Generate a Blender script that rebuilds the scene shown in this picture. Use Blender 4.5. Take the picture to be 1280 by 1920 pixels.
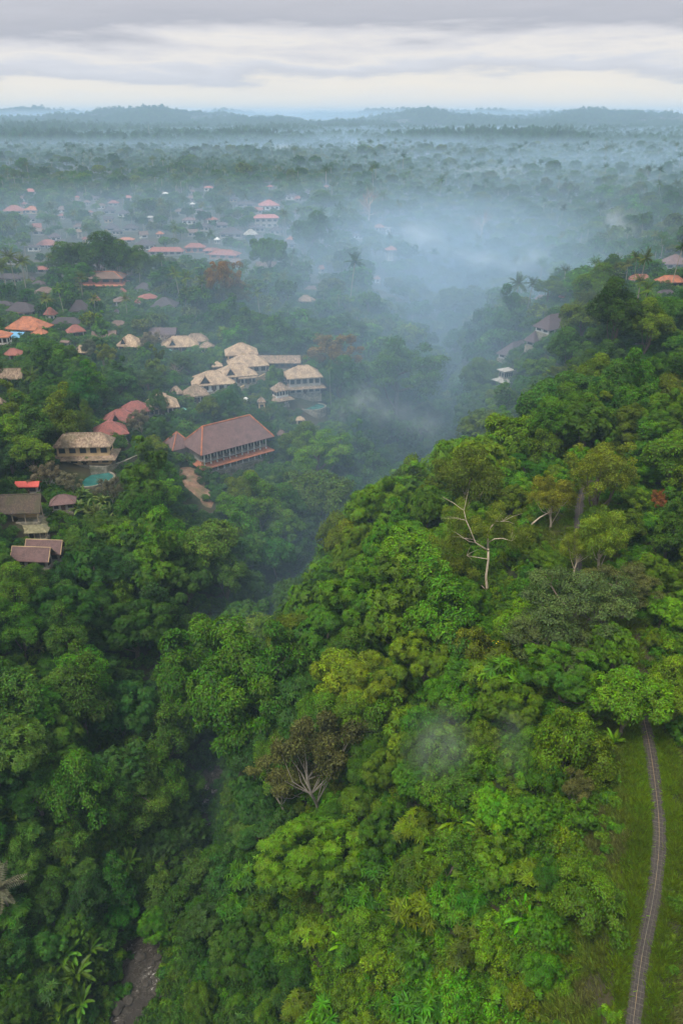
import bpy, math, random
import numpy as np
from mathutils import Vector, Matrix
R = math.radians
for _o in list(bpy.data.objects): bpy.data.objects.remove(_o)
SC = bpy.context.scene
COL = SC.collection
rng = np.random.default_rng(7)
random.seed(7)

# ------------------------------------------------------------------ camera
CAMZ, FPX, PITCH = 76.5, 1493.0, math.atan(745/1493.0)
cam = bpy.data.cameras.new('camera'); cam.lens = 36*FPX/1920; cam.sensor_width = 36
cam.clip_start = .5; cam.clip_end = 30000
camo = bpy.data.objects.new('camera', cam); COL.objects.link(camo)
camo.location = (0, 0, CAMZ); camo.rotation_euler = (math.pi/2-PITCH, 0, 0)
SC.camera = camo
cS, sS = math.cos(PITCH), math.sin(PITCH)

# ------------------------------------------------------------------ sky, sun, exposure
SUN_EL, SUN_AZ = R(60), R(-140)      # azimuth measured from +Y (view) towards +X
world = bpy.data.worlds.new("World"); SC.world = world; world.use_nodes = True
def N(nt, typ, **kw):
    n = nt.nodes.new(typ)
    for k, v in kw.items():
        if k.startswith('i_'):
            key = k[2:]; key = int(key) if key.isdigit() else key.replace('_', ' ')
            n.inputs[key].default_value = v
        else: setattr(n, k, v)
    return n
def L(nt, a, b): nt.links.new(a, b)
def ramp(nt, stops, fac=None, interp='LINEAR'):
    n = nt.nodes.new('ShaderNodeValToRGB'); n.color_ramp.interpolation = interp
    el = n.color_ramp.elements
    while len(el) < len(stops): el.new(.5)
    for e, (p, c) in zip(el, stops):
        e.position = p; e.color = (*c, 1) if len(c) == 3 else c
    if fac is not None: nt.links.new(fac, n.inputs[0])
    return n
def mth(nt, op, a, b=None, c=None, clamp=False):
    n = nt.nodes.new('ShaderNodeMath'); n.operation = op; n.use_clamp = clamp
    for i, v in enumerate((a, b, c)):
        if v is None: continue
        if isinstance(v, (int, float)): n.inputs[i].default_value = v
        else: nt.links.new(v, n.inputs[i])
    return n.outputs[0]
def build_world():
    nt = world.node_tree; nt.nodes.clear()
    out = N(nt, 'ShaderNodeOutputWorld'); bg = N(nt, 'ShaderNodeBackground'); bg.inputs[1].default_value = .1
    sky = N(nt, 'ShaderNodeTexSky'); sky.sky_type = 'NISHITA'; sky.sun_disc = False
    sky.sun_elevation = SUN_EL; sky.sun_rotation = SUN_AZ; sky.air_density = 1.6; sky.dust_density = 3
    tc = N(nt, 'ShaderNodeTexCoord'); sp = N(nt, 'ShaderNodeSeparateXYZ'); L(nt, tc.outputs['Generated'], sp.inputs[0])
    # layered overcast: noise stretched along the horizon
    mp = N(nt, 'ShaderNodeMapping'); mp.inputs['Scale'].default_value = (2.4, 2.4, 15); L(nt, tc.outputs['Generated'], mp.inputs[0])
    n1 = N(nt, 'ShaderNodeTexNoise', i_Scale=1.6, i_Detail=8.0, i_Roughness=.56, i_Distortion=.3); L(nt, mp.outputs[0], n1.inputs['Vector'])
    mp2 = N(nt, 'ShaderNodeMapping'); mp2.inputs['Scale'].default_value = (6, 6, 38); mp2.inputs['Location'].default_value = (3, 1, 2); L(nt, tc.outputs['Generated'], mp2.inputs[0])
    n2 = N(nt, 'ShaderNodeTexNoise', i_Scale=1.5, i_Detail=10.0, i_Roughness=.6, i_Distortion=.2); L(nt, mp2.outputs[0], n2.inputs['Vector'])
    z = sp.outputs[2]
    a = mth(nt, 'MULTIPLY_ADD', mth(nt, 'SUBTRACT', n1.outputs[0], .5), .085, z)
    a = mth(nt, 'MULTIPLY_ADD', mth(nt, 'SUBTRACT', n2.outputs[0], .5), .034, a)
    a = mth(nt, 'MULTIPLY_ADD', sp.outputs[0], -.012, a)        # lighter low sky towards +X
    e = mth(nt, 'MULTIPLY', a, 5.0, clamp=True)               # 0..0.2 of sin(elevation) -> 0..1
    cr = ramp(nt, [(0, (.74, .70, .66)), (.10, (.80, .725, .63)), (.17, (.76, .70, .63)), (.215, (.54, .54, .58)), (.27, (.60, .60, .64)),
                   (.31, (.72, .68, .65)), (.36, (.60, .585, .61)), (.43, (.40, .405, .46)), (.52, (.44, .44, .49)), (.66, (.49, .49, .54)), (1, (.98, .97, .97))], e)
    mul = N(nt, 'ShaderNodeMixRGB', blend_type='MULTIPLY', i_Fac=1.0); L(nt, cr.outputs[0], mul.inputs[1]); mul.inputs[2].default_value = (SKYK,)*3+(1,)
    mx = N(nt, 'ShaderNodeMixRGB', i_Fac=.94); L(nt, sky.outputs[0], mx.inputs[1]); L(nt, mul.outputs[0], mx.inputs[2])
    L(nt, mx.outputs[0], bg.inputs[0]); L(nt, bg.outputs[0], out.inputs[0])
SKYK = 9.6
build_world()
sun = bpy.data.lights.new('sun', 'SUN'); sun.energy = 3.1; sun.angle = R(16); sun.color = (1, .93, .82)
suno = bpy.data.objects.new('sun', sun); COL.objects.link(suno)
_sd = Vector((math.sin(SUN_AZ)*math.cos(SUN_EL), math.cos(SUN_AZ)*math.cos(SUN_EL), math.sin(SUN_EL)))
suno.rotation_euler = _sd.to_track_quat('Z', 'Y').to_euler()
SC.view_settings.view_transform = 'Standard'; SC.view_settings.look = 'None'
SC.view_settings.exposure = 0.4; SC.view_settings.gamma = 1.0
SC.render.engine = 'CYCLES'
cy = SC.cycles
cy.max_bounces = 6; cy.diffuse_bounces = 2; cy.glossy_bounces = 2; cy.transmission_bounces = 2; cy.volume_bounces = 2; cy.transparent_max_bounces = 6
cy.use_denoising = True; cy.volume_step_rate = 1.0; cy.volume_max_steps = 64
cy.use_adaptive_sampling = True; cy.adaptive_threshold = .02
cy.caustics_reflective = False; cy.caustics_refractive = False

# ------------------------------------------------------------------ picture <-> world
def ray(px, py):
    u = (px-640)/FPX; v = (960-py)/FPX
    return np.array([u, cS+v*sS, v*cS-sS])
def at(px, py, Z):
    d = ray(px, py); t = (Z-CAMZ)/d[2]
    return np.array([d[0]*t, d[1]*t, Z])
def proj(P):
    P = np.asarray(P, float); x, y, z = P[..., 0], P[..., 1], P[..., 2]-CAMZ
    dep = y*cS - z*sS; up = y*sS + z*cS
    return 640+FPX*x/dep, 960-FPX*up/dep, dep

# ------------------------------------------------------------------ the lie of the land: heights read at places one can recognise
# (picture x, picture y, ground height, height of what is seen there above the ground)
CP = [
 # ridge with the path
 (1186,1920,0,0),(1203,1780,.6,0),(1223,1650,1.5,0),(1235,1540,2.4,0),(1228,1480,3,0),(1220,1410,3.6,0),(1150,1250,5,8),(1083,1070,7,0),(1085,950,8,0),
 (1279,1900,-.6,0),(1279,1650,.5,0),(1330,1500,1,0),(1500,1900,-14,8),(1500,1400,-6,8),(1279,1250,3,8),(1279,1050,5,8),(1500,1000,0,10),
 (1150,1900,-.8,0),(1165,1750,-.4,0),(1150,1600,.6,1),(1120,1500,.5,5),
 # slope from the ridge down to the river
 (1000,1850,-9,5),(1000,1650,-6,6),(1000,1450,-3,8),(950,1300,-2,9),(850,1850,-17,6),(850,1650,-14,8),(850,1450,-11,8),(800,1300,-10,9),
 (650,1850,-28,7),(650,1650,-26,8),(620,1480,-27,10),(700,1250,-17,9),(480,1850,-40,8),(480,1650,-38,8),(440,1300,-36,16),(360,1850,-47,6),(420,1600,-44,5),
 (700,1100,-15,10),(640,1060,-22,10),(600,1180,-30,9),(850,1150,-6,9),(850,1000,-4,10),(740,950,-14,10),(680,950,-22,9),(900,870,-2,10),(1000,1000,4,9),
 (1000,830,3,10),(930,840,-3,9),(1100,830,8,10),(1200,850,8,10),(1279,800,9,10),(1279,650,12,10),
 # land behind the spur: hill with the red roofs on the far side, falling to the ravine
 (1180,700,10,10),(1100,700,6,9),(1120,590,10,12),(1200,530,13,3),(1257,530,13,3),(1279,500,12,3),(1060,760,-1,9),(1040,603,5,2),(967,654,-5,2),(1000,760,-12,9),
 (950,780,-24,9),(1015,558,3,3),(1090,500,4,12),(1040,520,2,10),(990,560,-4,6),(920,620,-16,9),(880,700,-30,9),
 # river course
 (215,2050,-54,0),(232,1920,-53,0),(282,1780,-52,0),(330,1650,-51,0),(392,1530,-50,0),(392,1480,-49,0),(430,1350,-48,0),(540,1195,-47,0),(620,1090,-46,0),(720,980,-45,0),
 (800,900,-44,0),(850,800,-43,0),(820,700,-41,0),(800,600,-38,0),(810,500,-34,0),(900,420,-30,0),(980,370,-28,0),(1020,330,-22,0),
 # far bank
 (170,1850,-50,2),(100,1850,-46,4),(0,1900,-44,4),(0,1700,-38,6),(150,1650,-44,7),(150,1500,-38,9),(0,1480,-30,9),(280,1500,-46,3),(-200,1700,-28,6),(-200,1300,-12,6),
 (100,1300,-27,9),(250,1300,-37,9),(0,1200,-18,9),(200,1150,-26,9),(330,1180,-36,9),(0,1060,-15,6),(60,1040,-18,2),(60,960,-14,2),(120,937,-14,2),(300,1050,-27,9),
 (420,1080,-34,9),(500,1000,-36,9),(480,1120,-42,9),(250,960,-19,6),(340,960,-22,8),(166,901,-15,0),(150,850,-13,2),(262,860,-16,1),(330,880,-20,0),(415,850,-20,2),(480,880,-23,3),
 (560,960,-36,9),(600,850,-30,9),(520,760,-17,1),(460,770,-16,1),(300,780,-13,1),(220,790,-12,1),(369,740,-13,1),(400,715,-12,1),(461,690,-10,1),(523,690,-10,1),(566,720,-14,1),
 (339,655,-7,1),(244,655,-5,1),(200,720,-9,4),(60,740,-10,4),(0,850,-11,6),(60,680,-6,4),(20,650,-4,2),(450,620,-4,9),(550,650,-10,9),(620,680,-16,10),(640,780,-29,9),(720,860,-40,9),
 (720,700,-26,10),(740,800,-38,8),(680,620,-12,10),(700,560,-7,8),(760,620,-26,9),(740,520,-10,9),(650,500,-4,6),(550,540,-3,6),(400,560,-2,6),(250,560,-2,5),(100,560,-2,5),(0,560,-2,5),
 (-150,900,-4,5),(-200,700,-2,5),(730,470,-5,4),(650,420,-3,6),(780,430,-18,9),(870,500,-24,9),(960,520,-22,8),(940,450,-20,8),(1000,440,-22,9),(1050,420,-18,9),(1130,420,-22,8),(1220,440,-14,8),
 (500,450,-3,5),(300,450,-3,5),(100,450,-3,5),(-100,450,-3,5),(800,360,-8,8),(1279,380,-5,6),(1150,360,-8,6),(1400,480,0,6),(1450,420,-4,6),(600,370,-3,5),(300,370,-3,5),(0,370,-3,5),
]
_cx = []
for px, py, z, h in CP:
    p = at(px, py, z+h); _cx.append((p[0], p[1], z))
_cx += [(x, 20, -20) for x in (-120, -60)] + [(0, 10, -30), (35, 5, -2), (80, 20, -14), (-300, 150, 0), (260, 120, -20), (330, 300, -2), (-330, 350, -2), (-350, 700, -3), (450, 700, -3), (-600, 1000, -3), (700, 1000, -3), (0, 1000, -4)]
_cx = np.array(_cx)
def _rbf_fit(P, lam=1.0):
    d = np.hypot(P[:, None, 0]-P[None, :, 0], P[:, None, 1]-P[None, :, 1])
    n = len(P); A = np.zeros((n+3, n+3)); A[:n, :n] = d - lam*3*np.eye(n)*1.0
    A[:n, n] = 1; A[:n, n+1:] = P[:, :2]/100; A[n, :n] = 1; A[n+1:, :n] = P[:, :2].T/100
    return np.linalg.solve(A, np.r_[P[:, 2], 0, 0, 0])
_w = _rbf_fit(_cx)
def vnoise(x, y, s, seed=0):
    x = np.asarray(x, float)/s; y = np.asarray(y, float)/s
    xi = np.floor(x).astype(np.int64); yi = np.floor(y).astype(np.int64); fx = x-xi; fy = y-yi
    fx = fx*fx*(3-2*fx); fy = fy*fy*(3-2*fy)
    def h(a, b):
        q = (a*374761393 + b*668265263 + seed*974711) & 0x7fffffff
        q = ((q ^ (q >> 13))*1274126177) & 0x7fffffff
        return ((q ^ (q >> 16)) & 0xffff)/65535.0
    return (h(xi, yi)*(1-fx)+h(xi+1, yi)*fx)*(1-fy)+(h(xi, yi+1)*(1-fx)+h(xi+1, yi+1)*fx)*fy
def sstep(a, b, x):
    t = np.clip((x-a)/(b-a), 0, 1); return t*t*(3-2*t)
RIV = np.array([at(px, py, z) for px, py, z in ((215,2050,-54),(232,1920,-53),(282,1780,-52),(330,1650,-51),(392,1530,-50),(392,1480,-49),(430,1350,-48),(540,1195,-47),(620,1090,-46),(720,980,-45),(800,900,-44),(850,800,-43),(820,700,-41))])
RIV = np.vstack([RIV[0]+(RIV[0]-RIV[1])*1.5, RIV])
def densify(P, step):
    out = []
    for a, b in zip(P[:-1], P[1:]):
        n = max(1, int(np.linalg.norm(b-a)/step)); out += [a+(b-a)*k/n for k in range(n)]
    return np.array(out+[P[-1]])
def smooth(P, it=3):
    P = P.copy()
    for _ in range(it): P[1:-1] = (P[:-2]+2*P[1:-1]+P[2:])/4
    return P
RIVD = smooth(densify(RIV, 3), 12)
def riv_dist(x, y):
    x = np.asarray(x, float); y = np.asarray(y, float)
    d = np.full(x.shape, 1e9); z = np.zeros(x.shape)
    for p in RIVD:
        q = np.hypot(x-p[0], y-p[1]); m = q < d; d = np.where(m, q, d); z = np.where(m, p[2], z)
    return d, z
PATH = np.array([at(*p) for p in ((1150,2250,-1.5),(1168,2050,-.8),(1186,1920,0),(1203,1780,.6),(1223,1695,1.1),(1235,1601,1.8),(1236,1539,2.4),(1228,1476,3),(1220,1414,3.6),(1212,1370,4.1),(1195,1310,4.8),(1165,1230,5.4),(1120,1150,6.2),(1084,1085,7),(1082,1040,7.4),(1083,990,7.9),(1086,940,8.2),(1096,905,8.6))])
PATHD = smooth(densify(PATH, 1.0), 8)
def path_dist(x, y):
    x = np.asarray(x, float); y = np.asarray(y, float)
    d = np.full(x.shape, 1e9); z = np.zeros(x.shape)
    for p in PATHD:
        q = np.hypot(x-p[0], y-p[1]); m = q < d; d = np.where(m, q, d); z = np.where(m, p[2], z)
    return d, z
def hbase(x, y):
    x = np.asarray(x, float); y = np.asarray(y, float)
    xc = np.clip(x, -700, 800); yc = np.clip(y, -30, 1100)
    h = _w[-3] + (_w[-2]*xc + _w[-1]*yc)/100
    for i in range(len(_cx)): h = h + _w[i]*np.hypot(xc-_cx[i, 0], yc-_cx[i, 1])
    h = np.clip(h, -56, 30)
    r = np.hypot(x, y); far = sstep(650, 1050, r)
    flat = -4 + 5*(vnoise(x, y, 420, 3)-.5) + 12*sstep(1200, 2200, r)*(vnoise(x*.33, y, 260, 5)-.45) + 34*sstep(1900, 3600, r)*(vnoise(x*.3+900, y, 520, 6)-.5)
    h = h*(1-far)+flat*far
    near = 1-sstep(700, 900, r)
    h = h + near*(2.2*(vnoise(x, y, 17, 1)-.5)+1.0*(vnoise(x, y, 6, 2)-.5))
    # far hills along the horizon
    ang = np.arctan2(x, np.maximum(y, 1))
    hl = 8+120*np.clip(vnoise(ang*1000, r*.12, 90, 11)*.55+vnoise(ang*1000, r*.1, 33, 12)*.3+vnoise(ang*1000, r*.3, 12, 13)*.2-.28, 0, 1)
    b = np.exp(-((r-5200)/900.)**2)
    h = h + b*hl + np.exp(-((r-6600)/600.)**2)*(hl*.9+18*vnoise(ang*1000, r, 50, 14)+22)
    return h
def height(x, y, carve=True):
    h = hbase(x, y); 
    d, z = path_dist(x, y); k = 1-sstep(1.6, 6, d); h = h*(1-k)+(z-.06)*k
    d, z = riv_dist(x, y); k = 1-sstep(3.6, 7.5, d); h = h*(1-k)+(z-1.0)*k
    return h
def height1(x, y): return float(height(np.array([x]), np.array([y]))[0])
# a fast lookup table for the near land
GX = np.arange(-420, 480, 3.0); GY = np.arange(-20, 1100, 3.0)
_gx, _gy = np.meshgrid(GX, GY); HG = height(_gx, _gy)
def hq(x, y):
    x = np.asarray(x, float); y = np.asarray(y, float)
    fx = np.clip((x-GX[0])/3, 0, len(GX)-1.001); fy = np.clip((y-GY[0])/3, 0, len(GY)-1.001)
    i = fx.astype(int); j = fy.astype(int); a = fx-i; b = fy-j
    q = (HG[j, i]*(1-a)+HG[j, i+1]*a)*(1-b)+(HG[j+1, i]*(1-a)+HG[j+1, i+1]*a)*b
    inside = (x > GX[0]) & (x < GX[-1]) & (y > GY[0]) & (y < GY[-1])
    if np.all(inside): return q
    return np.where(inside, q, hbase(x, y))
def hit(px, py, off=0.0, tmin=40):
    """where the line of sight first comes within off metres of the ground"""
    d = ray(px, py); t = np.arange(tmin, 5000, 1.0)*1.0
    t = np.concatenate([np.arange(tmin, 1000, .5), np.arange(1000, 6000, 4)])
    P = d[None]*t[:, None]; P[:, 2] += CAMZ
    g = hq(P[:, 0], P[:, 1])+off
    k = np.nonzero(P[:, 2] <= g)[0]
    k = k[0] if len(k) else len(t)-1
    x, y = P[k, 0], P[k, 1]
    return x, y, float(hq(np.array([x]), np.array([y]))[0]), t[k]
# ------------------------------------------------------------------ helpers: objects
def tag(o, label=None, cat=None, group=None, kind=None):
    if label: o['label'] = label
    if cat: o['category'] = cat
    if group: o['group'] = group
    if kind: o['kind'] = kind
    return o
def link(name, me, parent=None, mats=()):
    o = bpy.data.objects.new(name, me); COL.objects.link(o)
    if parent is not None: o.parent = parent
    for m in mats: me.materials.append(m)
    return o
def empty(name, loc=(0, 0, 0), rz=0.0):
    o = bpy.data.objects.new(name, None); COL.objects.link(o); o.location = loc; o.rotation_euler = (0, 0, rz); o.empty_display_size = .5
    return o
class MB:
    """collects vertices and faces, then becomes one mesh"""
    def __init__(s): s.v = []; s.f = []; s.mi = []; s.m = 0
    def add(s, vs, fs):
        n = len(s.v); s.v += [tuple(map(float, v)) for v in vs]; s.f += [tuple(i+n for i in f) for f in fs]; s.mi += [s.m]*len(fs); return s
    def box(s, x0, x1, y0, y1, z0, z1):
        return s.add([(x0, y0, z0), (x1, y0, z0), (x1, y1, z0), (x0, y1, z0), (x0, y0, z1), (x1, y0, z1), (x1, y1, z1), (x0, y1, z1)],
                     [(3, 2, 1, 0), (4, 5, 6, 7), (0, 1, 5, 4), (1, 2, 6, 5), (2, 3, 7, 6), (3, 0, 4, 7)])
    def tube(s, pts, rad, n=6, cap=True):
        pts = [Vector(p) for p in pts]; rings = []
        for i, p in enumerate(pts):
            t = (pts[min(i+1, len(pts)-1)]-pts[max(i-1, 0)]).normalized()
            a = t.orthogonal().normalized() if i == 0 else (rings_a - t*rings_a.dot(t)).normalized()
            rings_a = a; b = t.cross(a); r = rad[i] if hasattr(rad, '__len__') else rad
            rings.append([p+(a*math.cos(2*math.pi*k/n)+b*math.sin(2*math.pi*k/n))*r for k in range(n)])
        vs = [v for rg in rings for v in rg]; fs = []
        for i in range(len(rings)-1):
            for k in range(n): fs.append((i*n+k, i*n+(k+1) % n, (i+1)*n+(k+1) % n, (i+1)*n+k))
        if cap: fs += [tuple(reversed(range(n))), tuple((len(rings)-1)*n+k for k in range(n))]
        return s.add(vs, fs)
    def mesh(s, name, mats=()):
        me = bpy.data.meshes.new(name); me.from_pydata(s.v, [], s.f)
        for m in mats: me.materials.append(m)
        if any(s.mi): me.polygons.foreach_set('material_index', s.mi)
        me.update(); return me
    def build(s, name, mat, parent=None, smooth=False):
        me = s.mesh(name, mat if isinstance(mat, (list, tuple)) else [mat]); o = link(name, me, parent)
        if smooth: me.polygons.foreach_set('use_smooth', [True]*len(me.polygons))
        return o

# ------------------------------------------------------------------ materials
def new_mat(name):
    m = bpy.data.materials.new(name); m.use_nodes = True; m.node_tree.nodes.clear()
    return m, m.node_tree
def leaf_mat(name, transl=.3, rough=.5, gloss=.012, far=False):
    m, nt = new_mat(name)
    out = N(nt, 'ShaderNodeOutputMaterial'); oi = N(nt, 'ShaderNodeObjectInfo')
    at_ = N(nt, 'ShaderNodeAttribute', attribute_type='INSTANCER', attribute_name='tint')
    lv = N(nt, 'ShaderNodeAttribute', attribute_type='GEOMETRY', attribute_name='lv')
    mx = N(nt, 'ShaderNodeMixRGB'); L(nt, at_.outputs['Alpha'], mx.inputs[0]); L(nt, oi.outputs['Color'], mx.inputs[1]); L(nt, at_.outputs['Color'], mx.inputs[2])
    sp = N(nt, 'ShaderNodeSeparateColor'); L(nt, lv.outputs['Color'], sp.inputs[0])
    # every leaf, every clump and every plant differs a little in hue and depth of colour
    hs = N(nt, 'ShaderNodeHueSaturation')
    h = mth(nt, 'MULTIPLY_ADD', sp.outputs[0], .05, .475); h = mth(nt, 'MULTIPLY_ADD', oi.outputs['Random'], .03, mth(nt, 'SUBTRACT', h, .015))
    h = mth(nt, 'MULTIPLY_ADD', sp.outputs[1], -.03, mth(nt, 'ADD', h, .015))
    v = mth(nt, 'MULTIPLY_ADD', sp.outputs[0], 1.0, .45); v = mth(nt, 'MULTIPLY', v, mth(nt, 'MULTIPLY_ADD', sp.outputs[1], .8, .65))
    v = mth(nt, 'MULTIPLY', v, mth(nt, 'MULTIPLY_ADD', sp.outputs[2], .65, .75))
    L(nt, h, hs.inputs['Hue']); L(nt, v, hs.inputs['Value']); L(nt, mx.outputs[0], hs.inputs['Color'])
    hs.inputs['Saturation'].default_value = 1.1
    df = N(nt, 'ShaderNodeBsdfDiffuse'); L(nt, hs.outputs[0], df.inputs[0])
    tr = N(nt, 'ShaderNodeBsdfTranslucent'); h2 = N(nt, 'ShaderNodeHueSaturation', i_Hue=.485, i_Value=1.25, i_Saturation=1.1); L(nt, hs.outputs[0], h2.inputs['Color']); L(nt, h2.outputs[0], tr.inputs[0])
    ms = N(nt, 'ShaderNodeMixShader'); ms.inputs[0].default_value = transl; L(nt, df.outputs[0], ms.inputs[1]); L(nt, tr.outputs[0], ms.inputs[2])
    if gloss and not far:
        gl = N(nt, 'ShaderNodeBsdfGlossy', i_Roughness=rough); gl.inputs[0].default_value = (.8, .9, 1, 1)
        m2 = N(nt, 'ShaderNodeMixShader'); m2.inputs[0].default_value = gloss; L(nt, ms.outputs[0], m2.inputs[1]); L(nt, gl.outputs[0], m2.inputs[2]); ms = m2
    L(nt, ms.outputs[0], out.inputs[0]); return m
LEAF = leaf_mat('leaf'); LEAFFAR = leaf_mat('leaf_far', .2, far=True)
def surf(name, stops, scale=1.0, detail=5, rough=.85, stretch=(1, 1, 1), bump=.0, dist=0.0, spec=.2, second=None, coord='Object'):
    """a mottled surface: noise through a colour ramp, optionally a second larger blotch layer (stops, scale, strength)"""
    m, nt = new_mat(name); out = N(nt, 'ShaderNodeOutputMaterial')
    b = N(nt, 'ShaderNodeBsdfPrincipled', i_Roughness=rough); b.inputs['Specular IOR Level'].default_value = spec
    tc = N(nt, 'ShaderNodeTexCoord'); mp = N(nt, 'ShaderNodeMapping'); mp.inputs['Scale'].default_value = stretch; L(nt, tc.outputs[coord], mp.inputs[0])
    n = N(nt, 'ShaderNodeTexNoise', i_Scale=scale, i_Detail=float(detail), i_Roughness=.65, i_Distortion=dist); L(nt, mp.outputs[0], n.inputs['Vector'])
    c = ramp(nt, stops, n.outputs[0]).outputs[0]
    if second:
        n2 = N(nt, 'ShaderNodeTexNoise', i_Scale=second[1], i_Detail=4.0); L(nt, tc.outputs[coord], n2.inputs['Vector'])
        r2 = ramp(nt, [(.45, (0, 0, 0)), (.62, (1, 1, 1))], n2.outputs[0]); k = mth(nt, 'MULTIPLY', r2.outputs[0], second[2])
        mx = N(nt, 'ShaderNodeMixRGB'); L(nt, k, mx.inputs[0]); L(nt, c, mx.inputs[1]); mx.inputs[2].default_value = (*second[0], 1); c = mx.outputs[0]
    L(nt, c, b.inputs['Base Color'])
    if bump:
        bp = N(nt, 'ShaderNodeBump', i_Strength=bump, i_Distance=.2); L(nt, n.outputs[0], bp.inputs['Height']); L(nt, bp.outputs[0], b.inputs['Normal'])
    L(nt, b.outputs[0], out.inputs[0]); return m
BARK = surf('bark', [(.3, (.05, .038, .028)), (.7, (.16, .13, .10))], 3, stretch=(3, 3, .6), bump=.4)
PALEBARK = surf('pale_bark', [(.3, (.26, .20, .13)), (.5, (.46, .38, .28)), (.7, (.60, .52, .41))], 2.5, stretch=(2, 2, .5), bump=.3)
PALMBARK = surf('palm_bark', [(.3, (.16, .14, .11)), (.7, (.33, .30, .25))], 2, stretch=(1, 1, 6))
SOILM = surf('forest_floor', [(.3, (.012, .018, .007)), (.5, (.022, .032, .010)), (.7, (.045, .05, .018))], .35, 8, bump=.5, second=((.05, .037, .022), .05, .7), coord='Object')

# ------------------------------------------------------------------ leaves
def leaf_mesh(name, P, Nn, D, ln, wd, lv, mats, extra=None, mi=None):
    """one folded, pointed leaf per row: P base, Nn up side, D direction, ln length, wd width, lv three colour values"""
    P = np.asarray(P); n = len(P); ln = np.broadcast_to(ln, (n,))[:, None]; wd = np.broadcast_to(wd, (n,))[:, None]
    S = np.cross(D, Nn); S /= np.linalg.norm(S, axis=1, keepdims=True)+1e-9
    mid = P+D*ln*.45
    V = np.empty((n, 4, 3)); V[:, 0] = P; V[:, 1] = mid+S*wd*.5+Nn*wd*.16; V[:, 2] = P+D*ln-Nn*ln*.12; V[:, 3] = mid-S*wd*.5+Nn*wd*.16
    V = V.reshape(-1, 3); b = np.arange(n)[:, None]*4
    F = np.concatenate([b+[0, 1, 2], b+[0, 2, 3]], 1).reshape(-1, 3)
    C = np.repeat(np.c_[lv, np.ones(n)], 4, 0)
    MI = np.zeros(len(F), np.int32)
    if extra is not None:
        ev = np.array(extra.v).reshape(-1, 3); o = len(V)
        ef = []
        for f in extra.f:
            for k in range(1, len(f)-1): ef.append((f[0]+o, f[k]+o, f[k+1]+o))
        V = np.r_[V, ev]; F = np.r_[F, np.array(ef)]; C = np.r_[C, np.ones((len(ev), 4))*.5]; MI = np.r_[MI, np.ones(len(ef), np.int32)]
    me = bpy.data.meshes.new(name)
    me.vertices.add(len(V)); me.vertices.foreach_set('co', V.ravel())
    me.loops.add(len(F)*3); me.loops.foreach_set('vertex_index', F.ravel().astype(np.int32))
    me.polygons.add(len(F)); me.polygons.foreach_set('loop_start', (np.arange(len(F))*3).astype(np.int32)); me.polygons.foreach_set('loop_total', np.full(len(F), 3, np.int32))
    for m in mats: me.materials.append(m)
    if extra is not None: me.polygons.foreach_set('material_index', MI)
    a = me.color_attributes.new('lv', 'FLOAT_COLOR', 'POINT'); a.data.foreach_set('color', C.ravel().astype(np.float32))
    me.update(); me.validate(); return me
def unit(v): return v/(np.linalg.norm(v, axis=-1, keepdims=True)+1e-9)
def rdir(rs, n): return unit(rs.normal(size=(n, 3)))
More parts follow.
